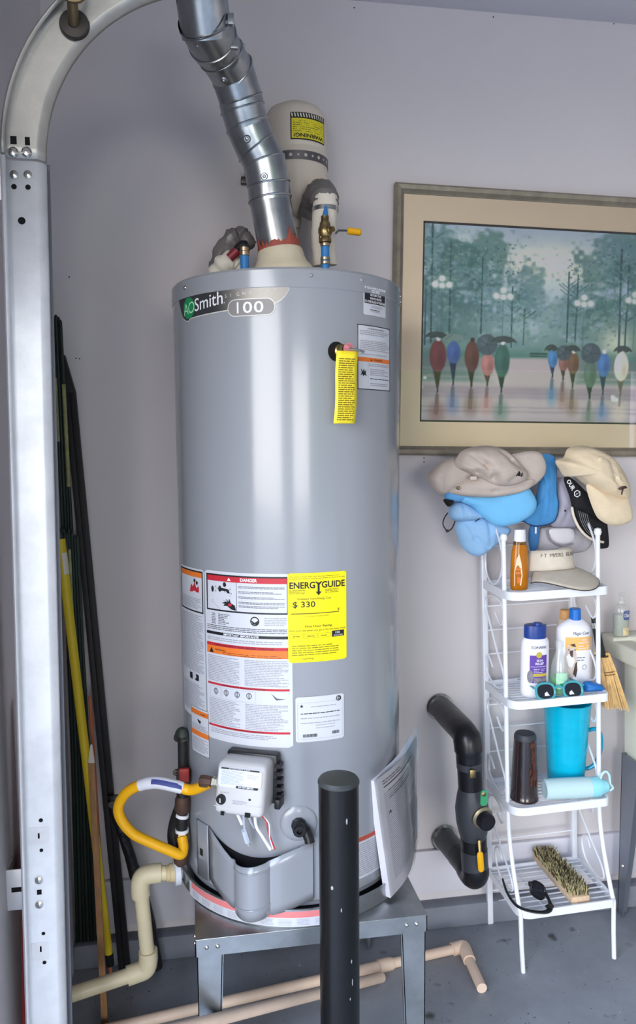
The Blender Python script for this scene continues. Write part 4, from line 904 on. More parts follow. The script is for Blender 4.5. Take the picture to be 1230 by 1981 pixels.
o_r = thing('orange_stake', 'short orange stick end showing between the yellow pole and the black board', 'stick', (.09, -.08, .0)); a = at(196, 1700, -.105); b = at(174, 1350, -.105); obj('shaft', MB().tube([V((.105, -.105, .003)), a, b], .0042, 10), mat('orange paint', (186, 96, 58), .55), o_r); obj('tip', MB().lathe([(.0042, 0), (.002, .006), (0, .007)], b, (b-a), 8), MATS['orange paint'], o_r)
bb = thing('black_board', 'long black pointed timber leaning in the left corner beside the stakes', 'board', (.125, -.075, 0))
bk = mat('black stained timber', (16, 14, 18), .6, 0, .25, 30, .12, 50, stretch=(4, 4, .5)); b_ = V((.139, -.082, .002)); t_ = at(135, 760, -.04); M, L_ = slat(b_, t_, 0, 0)
obj('shaft', MB().box((-.0075, 0, 0), (.0145, .022, L_), M, bev=.0012).box((.0078, .003, 0), (.0145, .02, L_), M, bev=.0012), bk, bb)
t2 = at(124, 688, -.035); M2 = M.copy(); h = L_/2; q = (M.inverted() @ t2)
obj('tip', MB().add([(-.0147, -.011, h), (.015, -.011, h), (.015, .012, h), (-.0147, .012, h), (q.x-.003, -.008, q.z), (q.x+.003, -.008, q.z), (q.x+.003, .008, q.z), (q.x-.003, .008, q.z)], [(0, 1, 2, 3), (4, 5, 6, 7), (0, 1, 5, 4), (1, 2, 6, 5), (2, 3, 7, 6), (3, 0, 4, 7)], M), bk, bb)
rd = thing('red_board', 'dark red tool blade leaning on the left wall behind the door track', 'tool', (.02, -.62, 0))
a = at(38, 1700, -.665); g = MB(); 
g.add([(.006, -.71, .004), (.006, -.58, .004), (.012, -.60, .94), (.012, -.615, .94), (.03, -.71, .004), (.03, -.58, .004), (.022, -.60, .94), (.022, -.615, .94)], [(0, 1, 2, 3), (4, 5, 6, 7), (0, 1, 5, 4), (1, 2, 6, 5), (2, 3, 7, 6), (3, 0, 4, 7)])
obj('blade', g, mat('dark red plastic', (136, 30, 34), .5), rd); obj('rim', MB().tube([V((.032, -.71, .006)), V((.024, -.617, .935))], .006, 8), mat('dark maroon', (60, 18, 24), .5), rd)

# ------------------------------------------------------------------ instructions in a sleeve
pu = thing('instruction_pouch', 'clear plastic sleeve of folded instruction sheets hanging on the right of the tank', 'pouch', (.79, -.5, .44))
S0, S1 = V((.716, -.552, .70)), V((.751, -.556, .436)); E0, E1 = V((.848, -.425, .742)), V((.850, -.43, .50))
def page(u, v):  # u 0..1 away from the spine, v 0..1 up
    p = S1.lerp(S0, v).lerp(E1.lerp(E0, v), u); p = p+V((.10, -.14, 0)).normalized()*(.018*math.sin(pi*min(1, u*1.1))*(1-.3*v)); return p
pn_ = V((.70, -.72, 0)); nu, nv = 14, 12; g = MB(); vs = []; fs = []
for s in (0, 1):
    for j in range(nv+1):
        for i in range(nu+1): vs.append(page(i/nu, j/nv)-pn_*(.016*s*(1-.3*i/nu)))
K = (nu+1)*(nv+1)
for j in range(nv):
    for i in range(nu): a = j*(nu+1)+i; fs += [(a, a+1, a+nu+2, a+nu+1), (K+a, K+a+nu+1, K+a+nu+2, K+a+1)]
for j in range(nv): a = j*(nu+1); fs += [(a, a+nu+1, K+a+nu+1, K+a), (a+nu, K+a+nu, K+a+2*nu+1, a+2*nu+1)]
for i in range(nu): fs += [(i, K+i, K+i+1, i+1)]; a = nv*(nu+1)+i; fs += [(a, a+1, K+a+1, K+a)]
bk_ = obj('booklet', g.add(vs, fs), mat('booklet paper', (226, 224, 234), .6), pu, 60)
Wp, Hp = .185, .27
def fpg(x, y, e): return page(x/Wp, y/Hp)+pn_*(e*.6)
g = MB(); fine(g, fpg, Wp*.12, Wp*.92, Hp*.86, Hp*.1, .0048, rng, .3, .4); obj('lettering', g, mat('pale grey print', (170, 172, 180)), bk_)
g = MB(); rect(g, fpg, Wp*.13, Wp*.8, Hp*.895, Hp*.905, .0016, 8); fine(g, fpg, Wp*.12, Wp*.5, Hp*.97, Hp*.925, .006, rng, .35); poly(g, fpg, [(Wp*.16, Hp*.66), (Wp*.22, Hp*.66), (Wp*.19, Hp*.69)], .0016); fine(g, fpg, Wp*.2, Wp*.7, Hp*.87, Hp*.78, .006, rng, .25, .5); obj('lettering', g, mat('mid grey print', (95, 95, 102)), bk_)
film = bpy.data.materials.new('clear film'); film.use_nodes = True; n = film.node_tree.nodes; l = film.node_tree.links; n.remove(n['Principled BSDF'])
a = n.new('ShaderNodeBsdfTransparent'); b = n.new('ShaderNodeBsdfGlossy'); b.inputs['Roughness'].default_value = .12; mx = n.new('ShaderNodeMixShader'); fr_ = n.new('ShaderNodeFresnel'); fr_.inputs[0].default_value = 1.5
l.new(fr_.outputs[0], mx.inputs[0]); l.new(a.outputs[0], mx.inputs[1]); l.new(b.outputs[0], mx.inputs[2]); l.new(mx.outputs[0], n['Material Output'].inputs[0])
g = MB(); vs = []; fs = []
for j in range(nv+3):
    for i in range(nu+2):
        u, v = -.02+1.05*i/(nu+1), -.02+1.13*j/(nv+2); q = page(u, v)+pn_*(.003+.003*noise.noise(V((u*6, v*7, 1)))); vs.append(q)
for j in range(nv+2):
    for i in range(nu+1): a = j*(nu+2)+i; fs.append((a, a+1, a+nu+3, a+nu+2))
obj('sleeve', g.add(vs, fs), film, pu, 180)
obj('hang_strap', MB().tube([page(.06, .96)-pn_*.02, page(.12, 1.1)-pn_*.025, page(.16, 1.16)-pn_*.045], .007, 8, sq=.15), mat('sleeve seam film', (206, 212, 222), .35), pu)

# ------------------------------------------------------------------ black pipes with valve on the wall
bp = thing('black_drain_pipes', 'taped black pipe loop coming out of the wall beside the white shelf', 'pipe', (1.06, -.12, .22))
btape = mat('black pipe tape', (24, 24, 28), .32, 0, .15, 30, .12, 40); abs_ = mat('dark grey pipe wrap', (62, 64, 70), .42, 0, .12, 20, .08, 40)
wu, wlw = V((1.044, 0, .655)), V((1.059, 0, .256)); eu, el = V((1.044, -.232, .655)), V((1.074, -.22, .262))
for q in (wu, wlw): obj('escutcheon', MB().lathe([(.034, .001), (.041, .001), (.041, .006), (.036, .012), (.034, .012)], q, (0, -1, 0), 28), chrome, bp)
obj('pipe_run', MB().tube([wu+V((0, -.002, 0)), wu+V((0, -.13, 0))], .0335, 24), abs_, bp); obj('pipe_run', MB().tube([wu.lerp(eu, .25), wu.lerp(eu, .5)], .0345, 24), mat('tape band', (44, 45, 50), .38, 0, .1, 30), bp)
obj('elbow', MB().tube(smooth_path([wu.lerp(eu, .5), wu.lerp(eu, .8), eu+V((.001, .01, -.008)), eu.lerp(el, .1), eu.lerp(el, .17)], 5), [.0345]*10+[.037]*6+[.034]*5, 24), btape, bp, 60)
obj('pipe_run', MB().tube([eu.lerp(el, .15), eu.lerp(el, .22)], .0335, 24), abs_, bp)
obj('pipe_run', MB().tube([eu.lerp(el, .22), eu.lerp(el, .38)], .0322, 24), btape, bp)
vt = [eu.lerp(el, t) for t in (.36, .42, .5, .6, .68, .73)]; obj('valve_body', MB().tube(vt, [.032, .038, .044, .043, .038, .032], 24), abs_, bp, 60)
obj('pipe_run', MB().tube([eu.lerp(el, .72), eu.lerp(el, .8)], .0345, 24), btape, bp); obj('pipe_run', MB().tube([eu.lerp(el, .8), eu.lerp(el, .97)], .0355, 24), abs_, bp)
obj('elbow', MB().tube(smooth_path([eu.lerp(el, .94), el+V((0, 0, .01)), el+V((0, .02, -.008)), el.lerp(wlw, .3), el.lerp(wlw, .5)], 5), [.036]*14+[.034]*7, 24), btape, bp, 60)
obj('pipe_run', MB().tube([wlw+V((0, -.002, 0)), wlw.lerp(el, .55)], .0325, 24), abs_, bp)
vc = eu.lerp(el, .53)+V((.012, -.03, 0)); nn = V((.2, -.95, -.1)).normalized()
obj('valve_collar', MB().lathe([(.027, 0), (.03, .006), (.03, .012), (.024, .016)], vc, nn, 24), mat('bronze ring', (150, 140, 118), .35, .8), bp); obj('valve_cap', MB().lathe([(.023, .012), (.023, .034), (.021, .038), (0, .038)], vc, nn, 28), btape, bp)
obj('brass_tab', MB().box(at(914, 1497, -.275), (.016, .006, .022), bev=.002), brass, bp)
gt = obj('green_tag', MB().prism(rrect(-.0095, .0095, -.024, .02, .008), -.0008, .0008, Matrix.Translation(at(936, 1545, -.29)) @ Matrix.Rotation(-pi/2+.1, 4, 'X')), mat('green tag', (60, 150, 104), .45), bp)
obj('tag_ring', MB().lathe([(.004, -.001), (.006, 0), (.004, .001)], at(936, 1537, -.293), (0, -1, 0), 12), brass, bp)
h0, h1 = at(928, 1648, -.275), at(931, 1686, -.27); obj('lever', MB().tube([at(925, 1636, -.262), at(927, 1628, -.268), h0], [.004, .006, .004], 10), brass, bp); obj('lever_grip', MB().tube([h0, h0.lerp(h1, .1), h0.lerp(h1, .9), h1], [.005, .0085, .0085, .005], 12, sq=.5), yellow, bp)

# ------------------------------------------------------------------ white wire shelf
SX_, SY_ = 1.19, -.04; TA = .03
def SH(x, y, z): return V((SX_+x*math.cos(TA)-z*math.sin(TA), y, z*math.cos(TA)+x*math.sin(TA)))
sh = thing('wire_shelf', 'white metal scroll-sided four-tier shelf standing against the wall', 'shelf', (1.3, -.15, 0))
def shbox(mb, c, s):
    g = MB().box(c, s, bev=.001); g.v = [SH(*v) for v in g.v]; mb.add(g.v, g.f); return mb
SW = .268
for x in (0, SW): obj('rear_post', shbox(MB(), (x, SY_, .668), (.016, .014, 1.336)), white, sh)
obj('top_rail', shbox(MB(), (SW/2, SY_, 1.325), (SW, .005, .022)), white, sh)
TIER = [1.02, .728, .435, .165]; FRONT = [-.235, -.235, -.235, -.268]
for z in (1.255, 1.19, 1.128, .955, .885, .815, .665, .595, .525, .335, .255, .10, .065): obj('cross_wire', MB().tube([SH(.004, SY_, z), SH(SW-.004, SY_, z)], .0022, 8), white, sh)
for x in (.0, SW):
    pth = [SH(x, -.187, z) for z in (1.165, .9, .6, .44)]+[SH(x, -.192, .36), SH(x, -.213, .28), SH(x, -.245, .2), SH(x, -.262, .165)]+[SH(x+(.0 if x else .002), -.261, .08), SH(x+(.006 if x == 0 else .002), -.26, .0)]
    pth = pth[:4]+smooth_path(pth[3:8], 4)+pth[8:]
    obj('front_post', MB().tube(pth, .0062, 10), white, sh)
    obj('finial', MB().lathe([(.0, 1.158), (.008, 1.162), (.0105, 1.17), (.008, 1.179), (0, 1.182)], SH(x, -.187, 0)-V((1.165*.03, 0, 0)), seg=14), white, sh)
    S_ = [(.55, .82), (.85, .72), (1, .84), (.86, .96), (.5, 1), (.12, .95), (0, .85), (.2, .7), (.6, .42), (.95, .2), (.9, .05), (.5, 0), (.06, .08), (.02, .2), (.12, .29), (.36, .19)]
    for zb, zt in ((.745, 1.0), (.45, .705)):
        obj('scroll', MB().tube(smooth_path([SH(x, -.05-.13*u, zb+(zt-zb)*v) for u, v in S_], 4), .003, 8), white, sh)
    B_S = [(.35, .82), (.55, .76), (.62, .86), (.45, .97), (.2, 1), (.02, .92), (0, .8), (.2, .62), (.55, .4), (.88, .2), (.95, .06), (.7, 0), (.4, .05), (.25, .2), (.28, .34), (.42, .38), (.52, .28)]
    obj('scroll', MB().tube(smooth_path([SH(x, -.05-.17*u, .19+.225*v) for u, v in B_S], 4), .003, 8), white, sh)
    obj('scroll', MB().tube(smooth_path([SH(x, -.05-.13*u, 1.03+.13*v) for u, v in ((.3, .75), (.45, .6), (.2, .95), (.05, .7), (.1, .2), (.5, .02), (.9, .3), (.95, .8), (.6, 1.3))][2:], 4), .003, 8), white, sh)
for zt, fy_ in zip(TIER, FRONT):
    o = []
    x0_, x1_ = -.004, SW+.006; r = .034
    pts = [(x0_, -.046)]+[(x0_+r-r*math.cos(a), fy_+r-r*math.sin(a)) for a in [pi/2*k/6 for k in range(7)]]+[(x1_-r*.5+r*.5*math.sin(a), fy_+r*.5-r*.5*math.cos(a)) for a in [pi/2*k/6 for k in range(7)]]+[(x1_, -.046)]
    vs = []; fs = []; n = len(pts)
    for i, p_ in enumerate(pts):
        a, b = pts[i-1], pts[(i+1) % n]; d = V((b[0]-a[0], b[1]-a[1], 0)).normalized(); nn = V((-d.y, d.x, 0))*.0022
        for s, z in ((1, -.011), (1, .011), (-1, .011), (-1, -.011)): vs.append(SH(p_[0]+nn.x*s, p_[1]+nn.y*s, zt+z))
    for i in range(n):
        j = (i+1) % n
        for k in range(4): fs.append((i*4+k, i*4+(k+1) % 4, j*4+(k+1) % 4, j*4+k))
    rim = obj('shelf_rim', MB().add(vs, fs), white, sh, 50)
    ns = 10
    for k in range(ns):
        y = -.06+(fy_+.06+.008)*(k/(ns-1)); ex = .012 if k == ns-1 else 0; obj('slat', MB().tube([SH(x0_+ex, y, zt+.002), SH(x1_-ex*.6, y, zt+.002)], .0021, 6), white, rim)
    for x in (.075, .205): obj('slat', MB().tube([SH(x, -.05, zt-.0015), SH(x, fy_+.002, zt-.0015)], .0018, 6), white, rim)
def stop(i, X): x = (X-SX_)+TIER[i]*TA; return SH(x, 0, TIER[i]+.0045).z
def base(px, py, y, i): X = at(px, py, y).x; return V((X, y, stop(i, X)))
def atz(px, py, z): d = FW+RT*((px-615)/FPX)-UP*((py-990.5)/FPX); return CAM+d*((z-CAM.z)/d.z)

def facing(c, w_, th=0., dep=None):
    """print map on an upright oval bottle: x from its left edge, y from its base"""
    dep = dep or w_*.3
    def f(x, y, e):
        u = max(-1, min(1, x/(w_/2))); n_ = -(dep)*math.sqrt(max(0, 1-u*u))-e
        q = V((x, n_, 0)); return V((c.x+q.x*math.cos(th)-q.y*math.sin(th), c.y+q.x*math.sin(th)+q.y*math.cos(th), c.z+y))
    return f
def oval(mb, c, prof, w_, dep, th=0., seg=32):
    g = MB().lathe([(r, z) for r, z in prof], (0, 0, 0), seg=seg, sx=w_/2, sy=dep); R_ = Matrix.Translation(c) @ Matrix.Rotation(th, 4, 'Z'); return mb.add(g.v, g.f, R_)
# --- tier 1
c = base(1004, 1137, -.165, 0)
ob = thing('soap_bottle', 'amber dish soap bottle with white cap at the left of the top tier', 'bottle', c)
oval(g := MB(), c, [(.85, 0), (.95, .003), (1, .012), (1, .045), (.96, .08), (.86, .106), (.74, .122)], .054, .018, .25)
amb = mat('amber soap', (244, 150, 24), .1, trans=.55, ior=1.4)
obj('liquid_bottle', g, amb, ob); oval(g := MB(), c, [(.74, .122), (.70, .128), (.66, .132)], .054, .018, .25); obj('shoulder', g, mat('clear amber', (200, 150, 80), .08, trans=.8), ob)
oval(g := MB(), c, [(.62, .130), (.66, .131), (.60, .160), (.56, .1625), (0, .163)], .054, .02, .25); obj('cap', g, white, ob)
g = MB(); ff = facing(c, .054, .25, .018); poly(g, ff, [(-.024, .012), (-.008, .014), (-.004, .04), (-.008, .075), (-.014, .10), (-.020, .085), (-.024, .05)], .0008); bl = obj('bottle_label', g, mat('peach label', (246, 214, 180), .4), ob)
g = MB(); rect(g, ff, -.018, -.010, .020, .036, .0012, 2); rect(g, ff, -.022, -.009, .045, .05, .0012, 2); rect(g, ff, -.022, -.009, .056, .06, .0012, 2); obj('print_band', g, pr_o, bl)
# khaki visor
vz = thing('sun_visor', 'khaki sun visor with dark stitched beach lettering on the top tier', 'visor', (1.315, -.14, stop(0, 1.31)))
kh = mat('khaki twill', (214, 204, 188), .85, 0, .05, 40, .12, 160); C0 = V((1.308, -.13, stop(0, 1.31))); fdir = math.atan2(-.93, .36)
def vis(a, r, z): t = fdir+a; return C0+V((r*math.cos(t), r*math.sin(t), z))
vs = []; fs = []; na = 28
for i in range(na+1):
    a = math.radians(-105+210*i/na)
    for j in range(5): vs.append(vis(a, .072-.010*j/4, .052+.054*j/4-.010*(a/1.8)**2))
for i in range(na):
    for j in range(4): fs.append((i*5+j, i*5+5+j, i*5+6+j, i*5+1+j))
obj('band', MB().add(vs, fs), kh, vz, 180, solid=.0035)
vs = []; fs = []
for i in range(na+1):
    a = math.radians(-78+156*i/na); L_ = .074*max(0, math.cos(a*1.13))**.6
    for j in range(7): t = j/6; vs.append(vis(a, .070+L_*t, max(.004, .053-.034*t**1.3-.010*(a/1.36)**2-.012*t*math.cos(a*3.2))))
for i in range(na):
    for j in range(6): fs.append((i*7+j, i*7+7+j, i*7+8+j, i*7+1+j))
obj('bill', MB().add(vs, fs), mat('khaki bill', (196, 188, 174), .85, 0, .05, 40, .12, 160), vz, 180, solid=.004)
obj('bill_edge', MB().tube([vis(math.radians(-76+152*k/30), .071+.074*max(0, math.cos(math.radians(-76+152*k/30)*1.13))**.6, max(.004, .019-.010*(math.radians(-76+152*k/30)/1.36)**2-.012*math.cos(math.radians(-76+152*k/30)*3.2))) for k in range(31)], .0016, 6), mat('dark piping', (70, 66, 62), .8), vz)
g = MB(); tx = 'FT MYERS BEACH'
for i, c_ in enumerate(tx):
    if c_ == ' ': continue
    a = math.radians(-62+6.6*i)
    def fv(x, y, e, a=a): return vis(a+x/.064, .072-.010*y/.054+.0018+e, .052+y-.010*(a/1.8)**2)
    text(g, c_, fv, 0, .036, .0095, eps=.0012, bold=.0)
obj('lettering', g, mat('dark stitching', (92, 84, 78), .8), vz)
# --- tier 2
c = base(1033, 1340, -.175, 1)
tp = thing('shampoo_bottle', 'white shampoo bottle with dark blue cap and purple label', 'bottle', c)
oval(g := MB(), c, [(.9, 0), (.97, .003), (1, .012), (1, .13), (.97, .148), (.86, .158), (.8, .160)], .078, .026); obj('body', g, mat('white plastic', (238, 238, 244), .35), tp)
oval(g := MB(), c, [(.74, .158), (.8, .159), (.8, .190), (.77, .194), (0, .195)], .078, .028); g.tube([c+V((.005, -.004, .194)), c+V((.005, -.004, .2005))], [.013, .011], 16); obj('cap', g, mat('dark blue plastic', (28, 62, 138), .35), tp)
ff = facing(c, .078, 0, .026); g = MB(); text(g, 'TOP-PAW', ff, 0, .1335, .0075, w=.044, align='c', bold=.01); obj('lettering', g, mat('navy lettering', (50, 60, 90)), tp)
g = MB(); rect(g, ff, -.024, .024, .040, .116, .0008, 8); pl_ = obj('bottle_label', g, mat('purple label', (98, 62, 160), .45), tp)
g = MB(); disc(g, ff, 0, .117, .0085, eps=.0016); rect(g, ff, -.015, .024, .058, .066, .0014, 4); obj('gold_print', g, mat('gold print', (196, 176, 70), .45), pl_)
g = MB(); text(g, 'SKIN', ff, .002, .099, .006, align='c', eps=.0014, bold=.02); text(g, 'RELIEF', ff, .002, .0905, .006, align='c', eps=.0014, bold=.02); rect(g, ff, -.022, .022, .0845, .0855, .0014, 4); fine(g, ff, -.014, .018, .082, .068, .0045, rng, .3); obj('lettering', g, pr_w, pl_)
g = MB(); disc(g, ff, -.0225, .058, .0075, .018, eps=.0018); rect(g, ff, -.014, .024, .041, .055, .0014, 4); obj('picture', g, mat('grey picture', (130, 126, 136), .5, 0, .35, 90), pl_)
c = base(1109, 1330, -.125, 1)
mc = thing('conditioner_bottle', 'large white dog conditioner bottle with bright blue cap and orange label', 'bottle', c)
oval(g := MB(), c, [(.9, 0), (.97, .003), (1, .012), (1, .155), (.98, .166), (.8, .176), (.45, .187), (.30, .190)], .106, .03); obj('body', g, MATS['white plastic'], mc)
obj('cap', MB().lathe([(.0165, .187), (.0155, .2165), (.014, .218), (0, .218)], c, seg=24), mat('bright blue plastic', (22, 108, 198), .35), mc)
ff = facing(c, .106, 0, .03); g = MB(); sl_ = lambda x, y, e: ff(x+.25*(y-.15), y, e)
text(g, 'Magic Coat', sl_, .004, .150, .0085, w=.048, align='c'); fine(g, ff, -.008, .022, .092, .076, .0075, rng, .25, .3); disc(g, ff, .016, .058, .007, eps=.0012, hole=.85); obj('lettering', g, mat('navy lettering', (50, 60, 90)), mc)
g = MB(); rect(g, ff, -.038, .036, .106, .143, .0008, 10); ol = obj('bottle_label', g, mat('orange label', (250, 190, 110), .45), mc)
g = MB(); text(g, 'DOG', ff, .014, .133, .005, align='c', eps=.0014, bold=.02); text(g, 'CONDITIONER', ff, .014, .125, .0045, w=.036, align='c', eps=.0014, bold=.02); fine(g, ff, -.004, .034, .122, .108, .006, rng, .4); obj('lettering', g, pr_w, ol)
g = MB(); poly(g, ff, [(-.040, .03), (-.018, .028), (-.008, .05), (-.006, .075), (-.010, .1), (-.014, .118), (-.024, .112), (-.032, .122), (-.036, .108), (-.040, .09)], .0012); dg = obj('dog_picture', g, mat('dog picture fur', (206, 192, 184), .6, 0, .2, 70), mc)
g = MB(); poly(g, ff, [(-.028, .123), (-.015, .126), (-.011, .116), (-.02, .118)], .0016); poly(g, ff, [(-.028, .105), (-.018, .107), (-.02, .086), (-.026, .092)], .0016); disc(g, ff, -.014, .108, .002, eps=.0016); disc(g, ff, -.03, .108, .0018, eps=.0016); poly(g, ff, [(-.008, .075), (-.012, .07), (-.018, .04), (-.010, .03), (-.006, .05)], .0016); obj('picture', g, mat('dark brown print', (74, 54, 48)), dg)
c = base(1091, 1300, -.075, 1)
tb_ = thing('tan_cap_bottle', 'bottle with orange tan cap half hidden behind the conditioner bottle', 'bottle', c)
obj('body', MB().lathe([(.022, 0), (.024, .004), (.024, .15), (.02, .172), (.0145, .178)], c, seg=24), mat('pale tan plastic', (226, 206, 180), .4), tb_); obj('cap', MB().lathe([(.0155, .176), (.0155, .202), (.014, .204), (0, .204)], c, seg=20), mat('tan cap', (222, 166, 106), .45), tb_)
c = base(1080, 1345, -.185, 1)
gb = thing('sanitizer_bottle', 'small clear bottle with green label between the two white bottles', 'bottle', c)
clear = bpy.data.materials.new('clear plastic'); clear.use_nodes = True; n = clear.node_tree.nodes; l = clear.node_tree.links; n.remove(n['Principled BSDF'])
a = n.new('ShaderNodeBsdfTransparent'); b = n.new('ShaderNodeBsdfGlossy'); d_ = n.new('ShaderNodeBsdfDiffuse'); b.inputs['Roughness'].default_value = .15; d_.inputs[0].default_value = (.8, .86, .84, 1)
m1 = n.new('ShaderNodeMixShader'); m2 = n.new('ShaderNodeMixShader'); m1.inputs[0].default_value = .16; m2.inputs[0].default_value = .07
l.new(a.outputs[0], m1.inputs[1]); l.new(d_.outputs[0], m1.inputs[2]); l.new(m1.outputs[0], m2.inputs[1]); l.new(b.outputs[0], m2.inputs[2]); l.new(m2.outputs[0], n['Material Output'].inputs[0])

obj('body', MB().lathe([(.0215, .001), (.0235, .004), (.0235, .05), (.0205, .08), (.014, .105), (.0085, .118), (.0085, .13), (.011, .131), (.011, .145), (.006, .148), (0, .148)], c, seg=28), clear, gb)
obj('gel', MB().lathe([(.020, .003), (.0225, .006), (.0225, .048), (0, .049)], c, seg=24), mat('green gel', (70, 190, 90), .2, trans=.3), gb)
g = MB(); fgb = ring_map(c.x, c.y, .0238, -.75, c.z+.02); rect(g, fgb, 0, .034, 0, .044, .0008, 10); obj('bottle_label', g, mat('green white label', (176, 222, 190), .4, 0, .15, 60), gb)
g = MB(); rect(g, fgb, .010, .030, .004, .016, .0013, 8); obj('print_band', g, mat('green label print', (60, 160, 90)), gb)
# glasses builder
def ring_pts(c, ax, ay, rx, ry, n=24, sqr=.8): return [c+ax*(rx*math.copysign(abs(math.cos(t))**sqr, math.cos(t)))+ay*(ry*math.copysign(abs(math.sin(t))**sqr, math.sin(t))) for t in [2*pi*k/n for k in range(n+1)]]
c1, c2 = at(1055, 1330, -.222), at(1108, 1331, -.222); zg = stop(1, c1.x)
sg = thing('sunglasses', 'sunglasses with clear teal frame and dark lenses at the front of the middle tier', 'sunglasses', (c1.x+.03, -.215, zg))
ax = V((1, .0, .02)).normalized(); ay = V((0, .35, .94)).normalized(); c1.z = c2.z = zg+.023
teal = mat('clear teal plastic', (96, 206, 220), .12, trans=.4); lens = mat('dark lens', (26, 28, 36), .08, coat=1.)
g = MB(); g.tube(ring_pts(c1, ax, ay, .0265, .0215), .0034, 8); g.tube(ring_pts(c2, ax, ay, .0265, .0215), .0034, 8); g.tube(smooth_path([c1+ax*.027+ay*.006, c1.lerp(c2, .5)+ay*.012, c2-ax*.027+ay*.006], 4), .0035, 8); obj('frame', g, teal, sg)
for cc in (c1, c2): g = MB(); P_ = ring_pts(cc+V((0, .001, 0)), ax, ay, .0245, .0195)[:-1]; nl_ = ax.cross(ay); g.add([p_-nl_*.0012 for p_ in P_]+[p_+nl_*.0012 for p_ in P_]+[cc-nl_*.003+V((0, .001, 0)), cc+nl_*.0012+V((0, .001, 0))], [(k, (k+1) % 24, 48) for k in range(24)]+[(24+k, 49, 24+(k+1) % 24) for k in range(24)]+[(k, 24+k, 24+(k+1) % 24, (k+1) % 24) for k in range(24)]); obj('lens', g, lens, sg)
wt_ = mat('painted reflection white', (232, 240, 246), .3)
for s, cc in ((-1, c1), (1, c2)):
    e = cc+ax*(s*.03)+ay*.010; obj('temple', MB().tube(smooth_path([e, e+V((0, .02, .0)), e+V((-s*.004, .09, -.004)), e+V((-s*.008, .12, -.012))], 4), [.004]*8+[.003]*5, 8, sq=.5), teal, sg)
    q = cc+V((s*-.004, -.0035, -.012)); g = MB(); g.add([q+V((-.006, 0, -.008)), q+V((.014, 0, -.008)), q+V((-.002, -.001, .013)), q+V((-.008, -.001, .008))], [(0, 1, 2, 3)]); obj('painted_reflection', g, wt_, sg, solid=.001)  # white triangles before the lenses imitate a reflection in them
c = at(1152, 1340, -.2); z0 = stop(1, c.x)
o = obj('blue_case', MB().pillow([(c.x-.03, z0+.014), (c.x-.03, z0+.026), (c.x-.01, z0+.027), (c.x+.02, z0+.018), (c.x+.031, z0+.008), (c.x+.03, z0+.001), (c.x-.028, z0+.001)], -.19, .02, .02, 6, 4), mat('blue rubber', (34, 112, 190), .5)); tag(o, 'smooth blue rubber case at the right end of the middle tier', 'case')
for k, (X_, s) in enumerate(((1.452, .010),)):
    c = V((X_, -.105, 0)); z0 = stop(1, c.x); g = MB().lathe([(0, 0), (s*.7, .0005), (s, s*.4), (s*.8, s*.9), (s*.3, s*1.3), (0, s*1.35)], (c.x, -.105, z0), seg=14, sx=1.2)
    g.v = [v+V((0, 0, 1))*.002*noise.noise(v*160) for v in g.v]; tag(obj('seashell', g, mat('shell', (222, 206, 186), .55, 0, .2, 90)), 'small beige seashell behind the blue case', 'shell')
# --- tier 3
c = base(1014, 1527, -.175, 2)
tm = thing('tumbler', 'black glossy tumbler with bronze swirls, upside down on the third tier', 'tumbler', c)
tbm = mat('black bronze glaze', (26, 25, 30), .16, 0, 0, 9, coat=.8, col2=(52, 34, 30), stretch=(1.3, 1.3, .6))
obj('body', MB().lathe([(.036, .001), (.0385, .003), (.0388, .008), (.037, .012), (.0362, .03), (.0325, .13), (.030, .172)], c, seg=40), tbm, tm)
obj('base_rim', MB().lathe([(.030, .172), (.0295, .182), (.026, .188), (.018, .19), (0, .1895)], c, seg=40), mat('charcoal rubber', (52, 54, 62), .5), tm)
g = MB(); rb = random.Random(2)
for k in range(16):
    a0 = rb.uniform(.1, .7); z0 = rb.uniform(.03, .13)
    for i in range(5):
        a = a0+.05*i*rb.uniform(-.5, 1); zq = z0+.013*i*rb.uniform(.4, 1); rr = .0365-.0045*(zq-.03)/.1+.0003
        def fb(x, y, e, a=a, rr=rr): return V((c.x+(rr+e)*math.sin(a+x/.035), c.y-(rr+e)*math.cos(a+x/.035), c.z+y))
        poly(g, fb, [(-.004, zq), (.0005, zq-.006), (.004, zq+.004), (.002, zq+.015), (-.002, zq+.012)], .0003+.00006*k)
obj('bronze_swirl', g, mat('bronze glaze', (96, 58, 48), .3, .3, .5, 60), tm)
c = base(1094, 1505, -.115, 2)
pt = thing('pitcher', 'tall teal plastic pitcher with a loop handle', 'pitcher', c)
tq = mat('teal plastic', (8, 178, 212), .18, var=.06, scale=14, stretch=(1, 1, 4))
obj('body', MB().lathe([(.046, .001), (.049, .004), (.0515, .03), (.064, .228), (.066, .243), (.064, .244), (.061, .228), (.048, .03), (.044, .006), (0, .006)], c, seg=48), tq, pt)
obj('handle', MB().tube(smooth_path([c+V((.060, -.012, .158)), c+V((.078, -.018, .163)), c+V((.092, -.022, .148)), c+V((.094, -.023, .11)), c+V((.082, -.02, .068)), c+V((.066, -.016, .05)), c+V((.050, -.010, .045))], 5), .0068, 12, sq=.8), mat('teal handle', (14, 152, 190), .15), pt)
c = at(1110, 1522, -.2); z0 = stop(2, c.x); aq = mat('aqua plastic', (206, 234, 238), .15, trans=.15, ior=1.2); a, b = V((at(1052, 1520, -.195).x, -.195, z0+.029)), V((at(1143, 1520, -.205).x, -.205, z0+.029)); d = (b-a).normalized(); L_ = (b-a).length
wb_ = thing('water_bottle', 'clear aqua water bottle lying on its side on the third tier', 'bottle', (c.x, -.2, z0))
obj('body', MB().lathe([(0, .002), (.024, .001), (.028, .006), (.0285, .03), (.0285, L_-.02), (.027, L_-.004), (.022, L_)], a, d, 32), aq, wb_)
